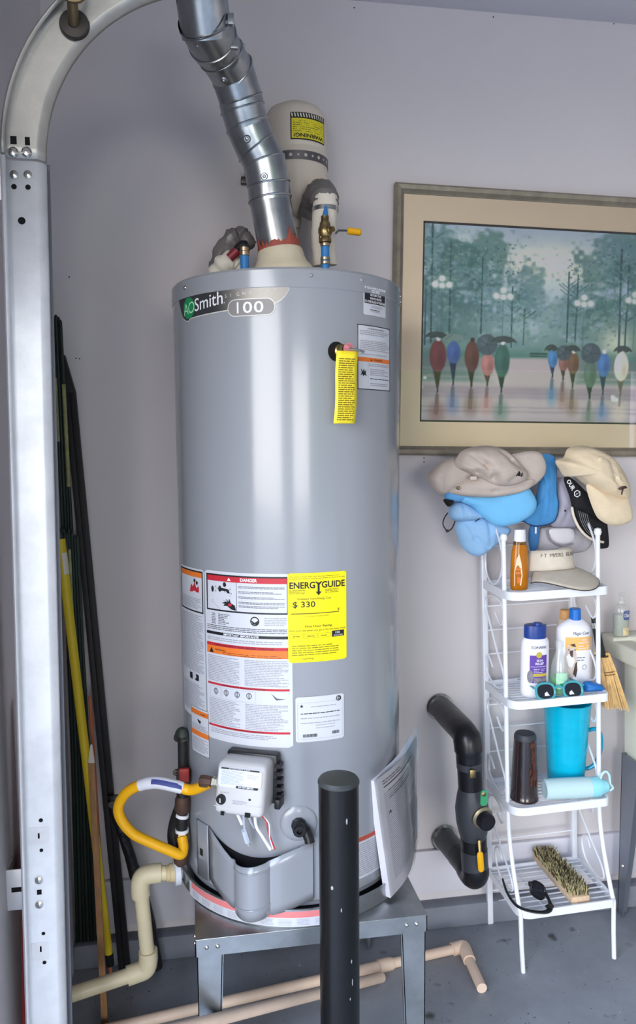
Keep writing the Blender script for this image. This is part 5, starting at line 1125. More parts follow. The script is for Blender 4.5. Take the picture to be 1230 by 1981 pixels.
obj('water', MB().lathe([(0, .006), (.025, .006), (.0255, L_-.012), (0, L_-.010)], a, d, 24), mat('cloudy lining', (208, 226, 230), .3), wb_) 
obj('lid', MB().lathe([(.0245, L_-.004), (.027, L_-.002), (.027, L_+.02), (.022, L_+.028), (.016, L_+.045), (0, L_+.046)], a, d, 28), mat('aqua lid', (150, 222, 236), .2), wb_)
q = a+d*(L_+.03); obj('carry_loop', MB().tube(smooth_path([q+V((-.006, .0, .012)), q+V((0, 0, .034)), q+V((.012, 0, .042)), q+V((.022, 0, .030)), q+V((.026, 0, .006)), q+V((.034, 0, -.006)), q+V((.024, 0, -.014))], 5), .0032, 8), mat('aqua loop', (190, 230, 238), .25), wb_)
# --- tier 4
zs = stop(3, 1.32); A0, B0 = atz(1047, 1662, zs), atz(1123, 1748, zs); d = (B0-A0); d.z = 0; L_ = d.length; d.normalize(); wv = V((-d.y, d.x, 0)); wv = wv if wv.x > 0 else -wv
M = Matrix(((wv.x, d.x, 0, (A0.x+B0.x)/2), (wv.y, d.y, 0, (A0.y+B0.y)/2), (0, 0, 1, zs), (0, 0, 0, 1)))
brs = thing('scrub_brush', 'wooden scrubbing brush lying bristles up on the bottom tier', 'brush', (M.translation.x, M.translation.y, zs))
obj('block', MB().box((0, 0, .010), (.054, L_, .02), M, bev=.003), mat('pale beech', (212, 184, 152), .6, 0, .1, 24, stretch=(5, .6, 5)), brs)
g = MB(); g2 = MB(); rb = random.Random(8)
for i in range(16):
    for j in range(int(L_/.0038)):
        x = -.025+.050*i/15+rb.uniform(-.0015, .0015); y = -L_/2+.005+.0038*j+rb.uniform(-.001, .001); h = .024+rb.uniform(-.004, .004); lx, ly = rb.uniform(-.008, .008)+x*.2, rb.uniform(-.007, .007)
        if y > L_/2-.005: continue
        (g if rb.random() < .55 else g2).tube([M @ V((x, y, .0195)), M @ V((x+lx*.4, y+ly*.4, .0195+h*.6)), M @ V((x+lx, y+ly, .0195+h))], [.0014, .0016, .0007], 4)
obj('bristles', g, mat('straw bristle', (186, 172, 128), .7), brs, kind='stuff'); obj('bristles', g2, mat('dark bristle', (84, 76, 52), .7), brs, kind='stuff')
bg_ = thing('sunglasses', 'black sunglasses hanging over the left front edge of the bottom tier', 'sunglasses', (1.245, -.23, zs))
lc = atz(1040, 1722, zs+.024); ax = (atz(1066, 1738, zs+.02)-atz(1018, 1708, zs+.02)).normalized(); ay = V((.1, .5, .86)).normalized(); ay = (ay-ax*ay.dot(ax)).normalized()
g = MB(); P_ = ring_pts(lc, ax, ay, .024, .019, 24, .75); g.tube(P_, .0034, 8); lc2 = lc-ax*.05+V((.0, .035, 0)); g.box(lc-ax*.027+ay*.004, (.012, .01, .012), bev=.002)
obj('frame', g, black, bg_); nl_ = ax.cross(ay); P_ = P_[:-1]; g = MB(); g.add([p_-nl_*.001 for p_ in P_]+[p_+nl_*.001 for p_ in P_], [tuple(range(24)), tuple(range(47, 23, -1))]+[(k, 24+k, 24+(k+1) % 24, (k+1) % 24) for k in range(24)]); obj('lens', g, lens, bg_)
hz_ = zs+.006
tpth = smooth_path([lc+ax*.026+ay*.006, atz(1063, 1745, hz_+.012), atz(1062, 1761, hz_+.004), atz(1045, 1765, hz_+.004), atz(1015, 1760, hz_+.006), atz(995, 1748, hz_+.01), atz(980, 1725, hz_+.014), atz(972, 1700, hz_+.018)], 5)
nn_ = len(tpth); obj('temple', MB().tube(tpth, [.0042 if i < nn_*.2 else .0078-.0052*((i/nn_-.2)/.8)**.7 for i in range(nn_)], 8, sq=.5), black, bg_)
tpth = smooth_path([lc+ax*.024+ay*.004, lc+ax*.024+V((.004, -.03, -.010)), atz(1060, 1755, hz_+.01)], 5); obj('temple', MB().tube(tpth, [.0045]*6+[.009]*5, 8, sq=.5), black, bg_)

# ------------------------------------------------------------------ hats over the shelf top
def o2(pts, y): return [(q.x, q.z) for q in (at(px, py, y) for px, py in pts)]
def cr(pts, y, dp=.006, wd=.007): 
    L = [at(*p, y) for p in pts]; return [(L[i].x, L[i].z, L[i+1].x, L[i+1].z, dp, wd) for i in range(len(L)-1)]
def cloth(name, col, v=.05): return mat(name, col, .88, 0, v, 22, .18, 140)
def hpart(nm, pts, y, fr_, bk_, m, par, wr=.004, creases=(), power=.5, rings=12, n=6, seed=0., wf=14):
    return obj(nm, MB().pillow(o2(pts, y), y, fr_, bk_, rings, n, wr, wf, creases, None, power, seed), m, par, 60)
ka = cloth('stone cotton', (192, 178, 168))
ha = thing('sun_hat', 'stone coloured soft long-billed cap lying on top of the hat pile at left', 'hat', (1.09, -.16, 1.27))
hpart('neck_flap', [(826, 926), (834, 909), (858, 891), (884, 884), (908, 898), (914, 916), (905, 930), (882, 946), (856, 957), (838, 946)], -.145, .04, .03, ka, ha, .004, cr([(858, 895), (846, 925), (852, 950)], -.145, .004))
hpart('hat_band', [(868, 948), (888, 930), (920, 920), (970, 935), (1012, 925), (1036, 925), (1030, 940), (1003, 954), (955, 962), (905, 961), (878, 957)], -.165, .035, .03, ka, ha, .003, cr([(885, 945), (950, 950), (1010, 940)], -.165, .004))
hpart('bill', [(985, 885), (1005, 876), (1030, 873), (1047, 878), (1056, 898), (1053, 919), (1034, 938), (1008, 950), (1000, 930)], -.165, .018, .014, ka, ha, .001)
hpart('crown', [(879, 902), (886, 880), (903, 868), (935, 862), (966, 866), (988, 880), (1004, 898), (1018, 914), (1016, 928), (1000, 938), (972, 943), (945, 938), (925, 926), (900, 914)], -.175, .062, .04, ka, ha, .005, cr([(905, 880), (930, 900), (945, 922), (950, 936)], -.175, .012, .008)+cr([(960, 872), (978, 890), (1000, 905)], -.175, .008)+cr([(893, 890), (915, 912), (935, 930)], -.175, .009)+cr([(975, 930), (990, 915)], -.175, .006), wf=18)
g = MB(); q0 = lambda x, y, e=0: at(x, y, -.238-e)
ms = [[(993, 905), (998, 908), (1001, 919), (998, 922)], [(1001, 910), (1005, 912), (1006, 921), (1002, 921)], [(998, 916), (1006, 914), (1006, 916), (998, 919)], [(1008, 917), (1011, 914), (1010, 922), (1007, 922)]]
for m_ in ms: poly(g, lambda x, y, e: at(x, y, -.222), m_)
obj('emblem', g, pr_k, ha, solid=.002); obj('eyelet', MB().lathe([(.004, 0), (.005, .001), (.003, .003)], at(886, 944, -.197), (0, -1, 0), 12), MATS['aged brass'], ha); obj('strap_buckle', MB().box(at(915, 925, -.205), (.018, .008, .01), bev=.002), mat('stone cotton strap', (204, 192, 182), .85), ha)
sky = cloth('sky blue cloth', (118, 192, 238), .02)
hb = thing('visor_cap', 'bright sky blue cap bill under the stone coloured cap', 'hat', (1.12, -.13, 1.18))
hpart('bill', [(872, 956), (900, 958), (960, 958), (1015, 944), (1030, 954), (1038, 974), (1030, 994), (1005, 1010), (975, 1018), (953, 1014), (934, 1000), (914, 981), (890, 970)], -.155, .022, .018, sky, hb, .0006)
hpart('band', [(860, 964), (863, 951), (880, 948), (905, 955), (912, 964), (895, 970), (876, 970)], -.15, .022, .02, cloth('mid blue cloth', (96, 160, 214)), hb, .003)
hpart('strap', [(858, 966), (874, 966), (876, 972), (868, 980), (862, 976)], -.15, .018, .012, cloth('black strap', (22, 22, 24)), hb)
lb_ = cloth('pale blue cloth', (150, 192, 230), .04)
hc = thing('bucket_hat', 'pale blue floppy hat with a black cord hanging at the left of the shelf', 'hat', (1.08, -.12, 1.1))
hpart('brim', [(881, 1012), (900, 1000), (935, 996), (965, 1012), (986, 1022), (986, 1032), (965, 1050), (945, 1066), (928, 1076), (910, 1073), (895, 1060), (884, 1036)], -.118, .028, .02, lb_, hc, .004, cr([(900, 1010), (915, 1040), (940, 1060)], -.118, .006)+cr([(940, 1000), (945, 1050)], -.118, .006))
hpart('crown', [(867, 990), (872, 975), (890, 970), (915, 980), (936, 998), (928, 1004), (905, 1008), (884, 1008), (870, 1002)], -.128, .036, .02, lb_, hc, .004, cr([(890, 972), (893, 1005)], -.128, .006))
obj('chin_cord', MB().tube(smooth_path(px3([(866, 992, -.14), (859, 1003, -.145), (857, 1015, -.145), (865, 1027, -.145), (874, 1022, -.145), (880, 1008, -.15)]), 5), .0016, 8), black, hc); obj('cord_lock', MB().box(at(865, 1027, -.145), (.007, .006, .008), bev=.002), black, hc)
obj('slit', MB().tube(px3([(919, 1009, -.152), (928, 1003, -.152)]), .0014, 6), black, hc)
db = cloth('blue towelling', (74, 146, 204), .1)
hd = thing('towelling_hat', 'mid blue towelling hat with dark edge hanging behind the stone coloured cap', 'hat', (1.3, -.095, 1.15))
D_ = [(1040, 884), (1054, 878), (1067, 880), (1075, 893), (1076, 950), (1080, 975), (1075, 1003), (1060, 1014), (1032, 1017), (1013, 1008), (1022, 994), (1036, 965), (1044, 920)]
hpart('body', D_, -.1, .022, .018, db, hd, .002, cr([(1060, 890), (1058, 1005)], -.1, .003)+cr([(1068, 900), (1066, 1000)], -.1, .003)+cr([(1050, 930), (1046, 1005)], -.1, .003))
obj('edge_binding', MB().tube(smooth_path([at(px, py, -.1) for px, py in D_[3:10]], 5), .0022, 6), cloth('navy binding', (34, 54, 104)), hd)
hpart('lower_fold', [(1026, 1015), (1042, 1016), (1042, 1040), (1038, 1063), (1026, 1066), (1022, 1040)], -.085, .012, .010, cloth('deep blue cloth', (66, 124, 182)), hd); obj('care_tag', MB().box(at(1036, 1026, -.1), (.005, .001, .018)), pr_w, hd)
ce = cloth('cream cotton', (222, 204, 174), .05)
he = thing('baseball_cap', 'cream cotton baseball cap hanging at the right of the shelf top', 'cap', (1.47, -.15, 1.2))
hpart('crown', [(1074, 892), (1090, 884), (1098, 868), (1120, 862), (1150, 867), (1180, 884), (1202, 912), (1214, 940), (1215, 962), (1205, 968), (1162, 958), (1132, 938), (1106, 918), (1092, 922), (1082, 908)], -.15, .065, .04, ce, he, .004, cr([(1158, 890), (1185, 925), (1205, 965)], -.15, .003, .004)+cr([(1160, 888), (1130, 875), (1100, 885)], -.15, .003, .004)+cr([(1165, 892), (1170, 925), (1185, 950)], -.15, .006)+cr([(1170, 892), (1195, 915), (1208, 940)], -.15, .005), wf=16)
hpart('bill', [(1134, 938), (1165, 950), (1200, 962), (1216, 964), (1224, 998), (1216, 1011), (1192, 1017), (1168, 1011), (1150, 992)], -.17, .022, .016, ce, he, .001)
obj('button', MB().lathe([(.0085, -.004), (.0085, .002), (.006, .005), (0, .006)], at(1161, 889, -.205), (.2, -.9, .3), 16), ce, he)
g = MB(); em = lambda x, y, e: at(x, y, -.212)
poly(g, em, [(1196, 945), (1202, 941), (1210, 940), (1213, 944), (1206, 946), (1198, 948)]); poly(g, em, [(1203, 945), (1206, 945), (1203, 957), (1201, 957)]); obj('emblem', g, mat('dark brown print', (74, 54, 48)), he, solid=.002)
bkc = cloth('black cap cloth', (24, 24, 27))
hf = thing('black_visor', 'black sports visor with white lettering and cream edged bill, behind the cream cap', 'visor', (1.45, -.1, 1.1))
hpart('band', [(1090, 926), (1104, 924), (1128, 946), (1150, 968), (1166, 992), (1168, 1008), (1150, 1012), (1125, 990), (1108, 984), (1101, 960)], -.115, .02, .016, bkc, hf, .001)
hpart('bill', [(1106, 982), (1125, 985), (1150, 1000), (1166, 1004), (1170, 1030), (1168, 1046), (1150, 1044), (1130, 1030), (1116, 1008)], -.12, .02, .012, bkc, hf, .0005)
hpart('rear_strap', [(1160, 1000), (1172, 1004), (1177, 1052), (1170, 1061), (1150, 1059), (1160, 1045)], -.105, .012, .012, bkc, hf)
obj('bill_edge', MB().tube(smooth_path(px3([(1106, 981, -.13), (1110, 1000, -.136), (1122, 1024, -.138), (1142, 1042, -.136), (1167, 1049, -.13)]), 6), .0036, 8), cloth('cream binding', (228, 216, 198)), hf)
g = MB()
for k in range(5): g.tube(smooth_path(px3([(1119+k*4, 988+k*1.5, -.1415), (1124+k*4, 1008+k, -.1435), (1136+k*4, 1030+k*0, -.141), (1150+k*2, 1038-k, -.137)]), 5), .0006, 5)
obj('stitching', g, mat('grey stitching', (150, 150, 150), .7), hf)
g = MB(); dd_ = V((.55, 0, -.83)); uu = V((.83, 0, .55))
p0 = at(1100, 936, -.1372)
def fband(x, y, e): return p0+dd_*x+uu*y+V((0, -e, 0))
text(g, 'OUR', fband, -.010, -.002, .0115, bold=.03, w=.032, eps=.0); 
hc0 = .037; g.v = g.v
hexo = [(hc0+.0105*math.cos(pi/3*k+pi/6), .006+.0105*math.sin(pi/3*k+pi/6)) for k in range(6)]; hexi = [(hc0+.0078*math.cos(pi/3*k+pi/6), .006+.0078*math.sin(pi/3*k+pi/6)) for k in range(6)]
g.add([fband(a, b, 0) for a, b in hexo+hexi], [(k, (k+1) % 6, 6+(k+1) % 6, 6+k) for k in range(6)]); poly(g, fband, [(hc0-.001, .0125), (hc0+.002, .0065), (hc0+.0, .0062), (hc0+.001, 0), (hc0-.002, .0055), (hc0, .0058)], 0)
obj('lettering', g, pr_w, hf, solid=.001)
lg_ = cloth('lilac grey cloth', (168, 166, 182))
hg = thing('grey_cap', 'lilac grey cap hanging inside the shelf frame behind the black visor', 'cap', (1.42, -.06, 1.18))
hpart('crown', [(1078, 932), (1096, 924), (1108, 940), (1116, 975), (1118, 1015), (1095, 1021), (1068, 1018), (1064, 1000), (1074, 975)], -.075, .022, .012, lg_, hg, .003, cr([(1092, 990), (1084, 1018)], -.075, .004)); obj('snap', MB().lathe([(.003, 0), (.002, .002), (0, .0025)], at(1093, 988, -.098), (0, -1, 0), 10), black, hg)
hh = thing('grey_cap', 'pale grey cap turned to show its white lining, low behind the khaki visor', 'cap', (1.37, -.075, 1.1))
hpart('crown', [(1040, 1030), (1052, 1021), (1085, 1020), (1118, 1024), (1143, 1032), (1146, 1048), (1132, 1066), (1090, 1072), (1050, 1070), (1036, 1055)], -.068, .018, .012, cloth('pale grey cloth', (178, 174, 180)), hh, .003)
hpart('lining', [(1062, 1025), (1085, 1022), (1108, 1024), (1112, 1038), (1104, 1049), (1085, 1052), (1070, 1045)], -.084, .008, .004, cloth('white lining', (214, 212, 218), .02), hh, .001)
obj('inner_band', MB().tube(smooth_path(px3([(1058, 1026, -.085), (1064, 1045, -.088), (1085, 1056, -.09), (1108, 1052, -.088)]), 5), .003, 6), cloth('grey band', (140, 136, 144)), hh)

# ------------------------------------------------------------------ framed picture
pc = thing('framed_picture', 'large framed print of people with umbrellas in a misty park, hanging on the wall', 'picture', (1.45, -.02, 1.385))
PO = V((.905, -.004, 2.122)); rt = math.radians(-.95)
def PF(u, v, e=0.): return PO+V((u*math.cos(rt)-v*math.sin(rt)*-1*0+(-v)*-math.sin(rt)*0, 0, 0))+V((0, -e, 0))+V((0, 0, u*math.sin(rt)))+V(((-v)*0+v*math.sin(rt), 0, -v*math.cos(rt)))
FWd, FHt, fw_ = 1.12, .734, .026
fm_ = mat('pewter wood frame', (124, 116, 102), .42, .25, 0, 26, .06, 60, col2=(156, 146, 128))
def bar(a, b, inward):
    """mitred frame bar from corner a to corner b (u, v) with a rounded section"""
    sec = [(0, 0), (0, .018), (.006, .024), (.016, .022), (.022, .014), (.026, .012), (.026, 0)]
    vs = []; fs = []; L_ = math.hypot(b[0]-a[0], b[1]-a[1]); d = ((b[0]-a[0])/L_, (b[1]-a[1])/L_)
    for e_, s in ((a, 1), (b, -1)):
        for t, h in sec: vs.append(PF(e_[0]+d[0]*s*t+inward[0]*t, e_[1]+d[1]*s*t+inward[1]*t, h))
    n = len(sec); fs = [(k, (k+1) % n, n+(k+1) % n, n+k) for k in range(n)]+[tuple(range(n)), tuple(range(2*n-1, n-1, -1))]
    return MB().add(vs, fs)
for a, b, i_ in (((0, 0), (FWd, 0), (0, 1)), ((FWd, 0), (FWd, FHt), (-1, 0)), ((FWd, FHt), (0, FHt), (0, -1)), ((0, FHt), (0, 0), (1, 0))): obj('frame_bar', bar(a, b, i_), fm_, pc)
U0, U1, V0_, V1_ = .083, FWd-.083, .094, .640
def pbox(u0, u1, v0, v1, e0, e1): 
    q = [PF(u, v, e) for e in (e0, e1) for u, v in ((u0, v0), (u1, v0), (u1, v1), (u0, v1))]; return MB().add(q, [(0, 1, 2, 3), (4, 7, 6, 5), (0, 4, 5, 1), (1, 5, 6, 2), (2, 6, 7, 3), (3, 7, 4, 0)])
g = MB()
for a in ((.024, FWd-.024, .024, V0_), (.024, FWd-.024, V1_, FHt-.024), (.024, U0, V0_, V1_), (U1, FWd-.024, V0_, V1_)): b = pbox(*a, .002, .0085); g.add(b.v, b.f)
obj('mat_board', g, mat('cream mat board', (255, 230, 196), .8, 0, .02, 5), pc)
g = MB()
for a in ((U0, U1, V0_-.0, V0_+.005), (U0, U1, V1_-.005, V1_), (U0, U0+.005, V0_, V1_), (U1-.005, U1, V0_, V1_)): b = pbox(*a, .002, .0062); g.add(b.v, b.f)
obj('inner_mat', g, mat('dark inner mat', (58, 48, 42), .7), pc)
NU, NV = 380, 218
def paint():
    """colours of the print, worked out on a grid; photo-scale units: 100 = about 15 cm wide"""
    rp = np.random.RandomState(3); W_, H_ = NU+1, NV+1
    uu, vv = np.meshgrid(np.linspace(0, 1, W_), np.linspace(0, 1, H_)); X = uu*(U1-U0)/.635*403; Y = vv*394   # units of picture: x to right, y down
    def sn(sc, seed):  # smooth value noise
        r = np.random.RandomState(seed); gx, gy = int(X.max()/sc)+3, int(394/sc)+3; gdr = r.rand(gy, gx); fx, fy = X/sc, Y/sc; ix, iy = fx.astype(int), fy.astype(int); tx, ty = fx-ix, fy-iy; tx = tx*tx*(3-2*tx); ty = ty*ty*(3-2*ty)
        return (gdr[iy, ix]*(1-tx)+gdr[iy, ix+1]*tx)*(1-ty)+(gdr[iy+1, ix]*(1-tx)+gdr[iy+1, ix+1]*tx)*ty
    n1, n2, n3 = sn(60, 1), sn(24, 2), sn(9, 3); nz = .5*n1+.3*n2+.2*n3
    img = np.zeros((H_, W_, 3))
    def mix(c, a): 
        nonlocal img; a = np.clip(a, 0, 1)[..., None]; img = img*(1-a)+np.array(c, float)*a
    def ss(x, a, b): t = np.clip((x-a)/(b-a), 0, 1); return t*t*(3-2*t)
    img[:] = (150, 168, 184); mix((128, 152, 178), ss(nz, .35, .65)*.8); mix((222, 218, 192), np.exp(-((X-240)/110)**2-((Y-75)/45)**2)*1.1); mix((200, 208, 200), np.exp(-((X-60)/60)**2-((Y-30)/25)**2)*.5)
    tr = [(20, 50, 60), (60, 90, 50), (100, 120, 55), (125, 60, 50), (160, 150, 45), (195, 130, 55), (30, 170, 70), (300, 150, 55), (340, 90, 60), (380, 60, 75), (420, 70, 90), (460, 120, 90), (520, 80, 110), (600, 90, 120), (315, 190, 60), (240, 215, 70), (90, 200, 80), (170, 220, 80), (400, 200, 90)]
    for k, (x, y, r) in enumerate(tr):
        d = np.hypot(X-x, (Y-y)*.85)/r; m = ss(1.15-d+(n2-.5)*.9+(n3-.5)*.7, .1, .6); c = [(84, 122, 124), (72, 108, 106), (98, 134, 138), (78, 118, 108), (110, 140, 146)][k % 5]; mix(c, m*.8)
    mix((96, 134, 118), ss(Y, 150, 260)*.75*(.6+.6*n1)); mix((132, 164, 150), ss(n2*.6+n3*.4, .55, .75)*ss(Y, 120, 200)*.5); mix((58, 96, 92), ss(n3*.5+n2*.5, .58, .78)*ss(270-Y, 0, 90)*ss(Y, 30, 60)*.6*np.clip(1.2-np.exp(-((X-240)/70)**2)*1.3*(Y < 150), 0, 1))
    mix((198, 204, 178), np.exp(-((X-372)/34)**2-((Y-225)/34)**2)*.9); mix((168, 190, 188), np.exp(-((X-200)/70)**2-((Y-200)/30)**2)*.5); mix((176, 196, 196), np.exp(-((X-245)/26)**2-((Y-130)/50)**2)*.6)
    mix((66, 118, 100), ss(Y, 236, 262)*.7); 
    gm = ss(Y, 258+3*np.sin(X/60), 266); path = np.maximum(ss(X, 60, 150)*ss(320-X, 0, 40), ss(Y, 300, 318)); mix((172, 160, 158), gm*np.maximum(path, .0)); mix((104, 120, 116), gm*(1-path)*.8)
    wv = 2.5*n1+1.5*n2
    for yc, h_, a_ in ((284, 3, .35), (300, 2.5, .45), (323, 6, .7), (331, 5, .75), (339, 4, .6), (360, 2, .5), (369, 2.5, .6), (386, 4, .3)): mix((134, 118, 132) if yc > 310 else (176, 160, 160), np.exp(-((Y-yc-wv)/h_)**2)*a_*(.6+.7*n2))
    mix((166, 156, 164), ss(Y, 340, 394)*.35)
    kx, ky = (W_-1)/X.max(), (H_-1)/394.
    def ell(x, y, rx, ry, c, a=1., soft=.25):
        i0, i1, j0, j1 = max(0, int((x-rx*1.5)*kx)), int((x+rx*1.5)*kx)+2, max(0, int((y-ry*1.5)*ky)), int((y+ry*1.5)*ky)+2
        Xs, Ys = X[j0:j1, i0:i1], Y[j0:j1, i0:i1]
        if not Xs.size: return
        m = ((1-ss(np.hypot((Xs-x)/rx, (Ys-y)/ry), 1-soft, 1+soft*.4))*a)[..., None]; img[j0:j1, i0:i1] = img[j0:j1, i0:i1]*(1-m)+np.array(c, float)*m
    def line(x0, y0, x1, y1, w_, c, a=.9):
        dx, dy = x1-x0, y1-y0; t = np.clip(((X-x0)*dx+(Y-y0)*dy)/(dx*dx+dy*dy), 0, 1); d = np.hypot(X-x0-t*dx, Y-y0-t*dy); mix(c, (1-ss(d, w_*.5, w_*.5+1.3))*a)
    for x, y0, y1, w_ in ((18, 5, 235, 2.6), (8, 120, 240, 1.6), (52, 40, 220, 2.), (111, 60, 215, 2.), (168, 120, 240, 1.6), (192, 160, 235, 1.2), (275, 85, 225, 2.), (293, 90, 225, 1.6), (376, 35, 245, 3.), (392, 60, 240, 2.2), (440, 40, 245, 3), (510, 40, 245, 3), (580, 60, 240, 2.4)):
        line(x, y0, x+rp.uniform(-3, 3), y1, w_, (46, 76, 78))
        for k in range(7): yy = rp.uniform(y0+10, y1-70); s = rp.choice([-1, 1]); L_ = rp.uniform(8, 22); line(x, yy+L_*.8, x+s*L_, yy, 1.0, (58, 92, 92), .7)
    for k in range(420):
        x = rp.choice([20, 50, 110, 120, 170, 290, 340, 380, 430, 510, 590])+rp.normal(0, 18); y = abs(rp.normal(0, 1))*60+20+rp.rand()*60; ell(x, y, rp.uniform(1.2, 3.2), rp.uniform(1, 2.6), [(60, 98, 100), (84, 126, 130), (52, 84, 92)][k % 3], .75)
    for k in range(2600):
        cl = rp.randint(0, 8); cx_, cy_, sx__, sy__ = [(22, 70, 26, 55), (60, 110, 30, 60), (112, 85, 34, 55), (160, 150, 32, 50), (195, 165, 22, 40), (300, 150, 34, 55), (345, 110, 34, 50), (395, 110, 40, 60)][cl]
        x = cx_+rp.normal(0, sx__); y = cy_+rp.normal(0, sy__)
        if rp.rand() < .35: x = rp.uniform(410, 660); y = rp.uniform(10, 220)
        if y > 235 or y < 4: continue
        c = [(72, 114, 116), (96, 142, 140), (128, 162, 156), (60, 98, 100), (110, 150, 120), (84, 130, 112), (150, 178, 178)][rp.randint(0, 7)]; ell(x, y, rp.uniform(2, 6), rp.uniform(1.5, 5), c, rp.uniform(.25, .5), .8)
    for x, y in ((37, 118), (151, 136), (306, 144), (406, 134), (500, 140)):
        for dx, dy, r in ((0, -9, 6), (-13, 3, 6), (0, 5, 5.5), (13, 3, 6)): ell(x+dx, y+dy, r*1.6, r*1.6, (200, 214, 190), .45, .6); ell(x+dx, y+dy, r, r, (252, 250, 226), 1, .4)
        line(x, y+12, x, 240, 1.2, (70, 100, 100), .5)
    line(206, 252, 236, 252, 3, (40, 78, 66)); line(206, 257, 236, 257, 2, (40, 78, 66))
    P_ = [(32, 262, 16, 33, 331, (112, 58, 54), 1), (61, 254, 13, 23, 316, (62, 92, 150), 0), (95, 261, 14, 32, 319, (94, 60, 46), 2), (125, 276, 13, 24, 316, (166, 108, 100), 0), (152, 268, 15, 35, 329, (54, 98, 84), 3), (249, 261, 10, 19, 296, (62, 124, 176), 0), (270, 268, 10, 18, 301, (142, 96, 84), 0), (289, 269, 12, 23, 316, (112, 84, 58), 3), (323, 290, 13, 30, 339, (84, 112, 94), 0), (349, 271, 13, 26, 329, (66, 114, 172), 3), (384, 274, 15, 31, 329, (222, 208, 184), 3), (440, 268, 14, 32, 330, (112, 66, 58), 3), (485, 270, 13, 30, 326, (70, 100, 146), 0), (540, 268, 14, 32, 330, (76, 110, 92), 3), (600, 272, 14, 32, 330, (150, 104, 84), 3)]
    U_ = [(29, 221, 22, 0), (60, 225, 20, 1), (123, 237, 20, 2), (154, 226, 25, 0), (246, 240, 14, 0), (270, 249, 15, 2), (287, 240, 16, 0), (323, 248, 20, 2), (386, 238, 19, 0), (440, 226, 22, 0), (485, 238, 20, 2), (540, 228, 22, 0), (600, 232, 22, 0)]
    for x, y, rx, ry, ly, c, k in P_:
        line(x, ly+10, x-1, min(390, ly+45), 7, tuple(v*.7 for v in c), .4); ell(x, ly+42, rx*1.2, 26, c, .42, .7); line(x, ly+2, x-1, ly+26, 3, (74, 68, 74), .45)
    for x, y, rx, ry, ly, c, k in P_:
        dark = tuple(v*.42 for v in c); t0 = y+ry*.55
        for q in range(14): t = q/13; ell(x+1.5*t-1, t0+(ly-t0)*t, max(2.0, rx*.62*(1-t)**.75), 5, dark, .8, .3)
        ell(x, y, rx, ry, c, 1, .12); ell(x-rx*.35, y-ry*.25, rx*.5, ry*.6, tuple(min(255, v*1.28) for v in c), .4, .8); ell(x+rx*.4, y+ry*.3, rx*.5, ry*.6, tuple(v*.7 for v in c), .45, .8)
        if k: ell(x+.5, y-ry-1, 4.3, 5.2, (64, 44, 40) if k == 2 else (214, 204, 194), .95)
    for x, y, r, k in U_:
        if k == 2:
            ell(x, y, r, r*1.08, (70, 88, 92), .97, .08); ell(x-r*.3, y-r*.3, r*.55, r*.6, (104, 122, 124), .45, .7)
            for q in range(5): line(x, y, x+r*math.cos(q*1.25), y+r*math.sin(q*1.25), .6, (52, 66, 70), .6)
        else:
            col = (58, 72, 66) if k == 0 else (112, 134, 124); d = np.hypot((X-x)/r, (Y-(y+6))/14); m = (1-ss(d, .93, 1.03))*(1-ss(Y-(y+5-1.2*np.cos((X-x)/r*9)), -1, 1)); mix(col, m*.97); line(x-r*.1, y-5, x-r*.7, y+3, 1, (84, 98, 92), .5)
    mix((228, 224, 216), ss(n3, .72, .82)*ss(Y, 296, 308)*ss(330-Y, 0, 12)*ss(46-X, 0, 20)*.85); mix((228, 224, 216), ss(n3, .74, .84)*ss(Y, 330, 338)*ss(352-Y, 0, 8)*ss(X, 352, 362)*ss(412-X, 0, 15)*.85)
    img = np.clip(img, 0, 255); lum = img.mean(2, keepdims=True); img = np.clip(lum+(img-lum)*.84, 0, 255)*1.3
    return np.clip(img, 0, 255)/255
im = paint(); iml = np.where(im <= .04045, im/12.92, ((im+.055)/1.055)**2.4)
vs = [PF(U0+(U1-U0)*i/NU, V0_+(V1_-V0_)*j/NV, .0035) for j in range(NV+1) for i in range(NU+1)]
fs = [(j*(NU+1)+i, j*(NU+1)+i+1, (j+1)*(NU+1)+i+1, (j+1)*(NU+1)+i) for j in range(NV) for i in range(NU)]
me = bpy.data.meshes.new('print_sheet'); me.from_pydata([v-ROOT[pc] for v in vs], [], [f_[::-1] for f_ in fs]); me.update(); me.shade_smooth()
ca = me.color_attributes.new('print', 'FLOAT_COLOR', 'POINT'); buf = np.ones((len(vs), 4), np.float32); buf[:, :3] = iml.reshape(-1, 3); ca.data.foreach_set('color', buf.ravel())
me.materials.append(mat('art print', (200, 200, 200), .7, vcol='print')); o = bpy.data.objects.new('print_sheet', me); COL.objects.link(o); o.parent = pc; ROOT[o] = ROOT[pc]
glz = film.copy(); glz.name = 'picture glass'; glz.node_tree.nodes['Glossy BSDF'].inputs['Roughness'].default_value = .01
obj('glass_pane', pbox(.024, FWd-.024, .024, FHt-.024, .0100, .0115), glz, pc)

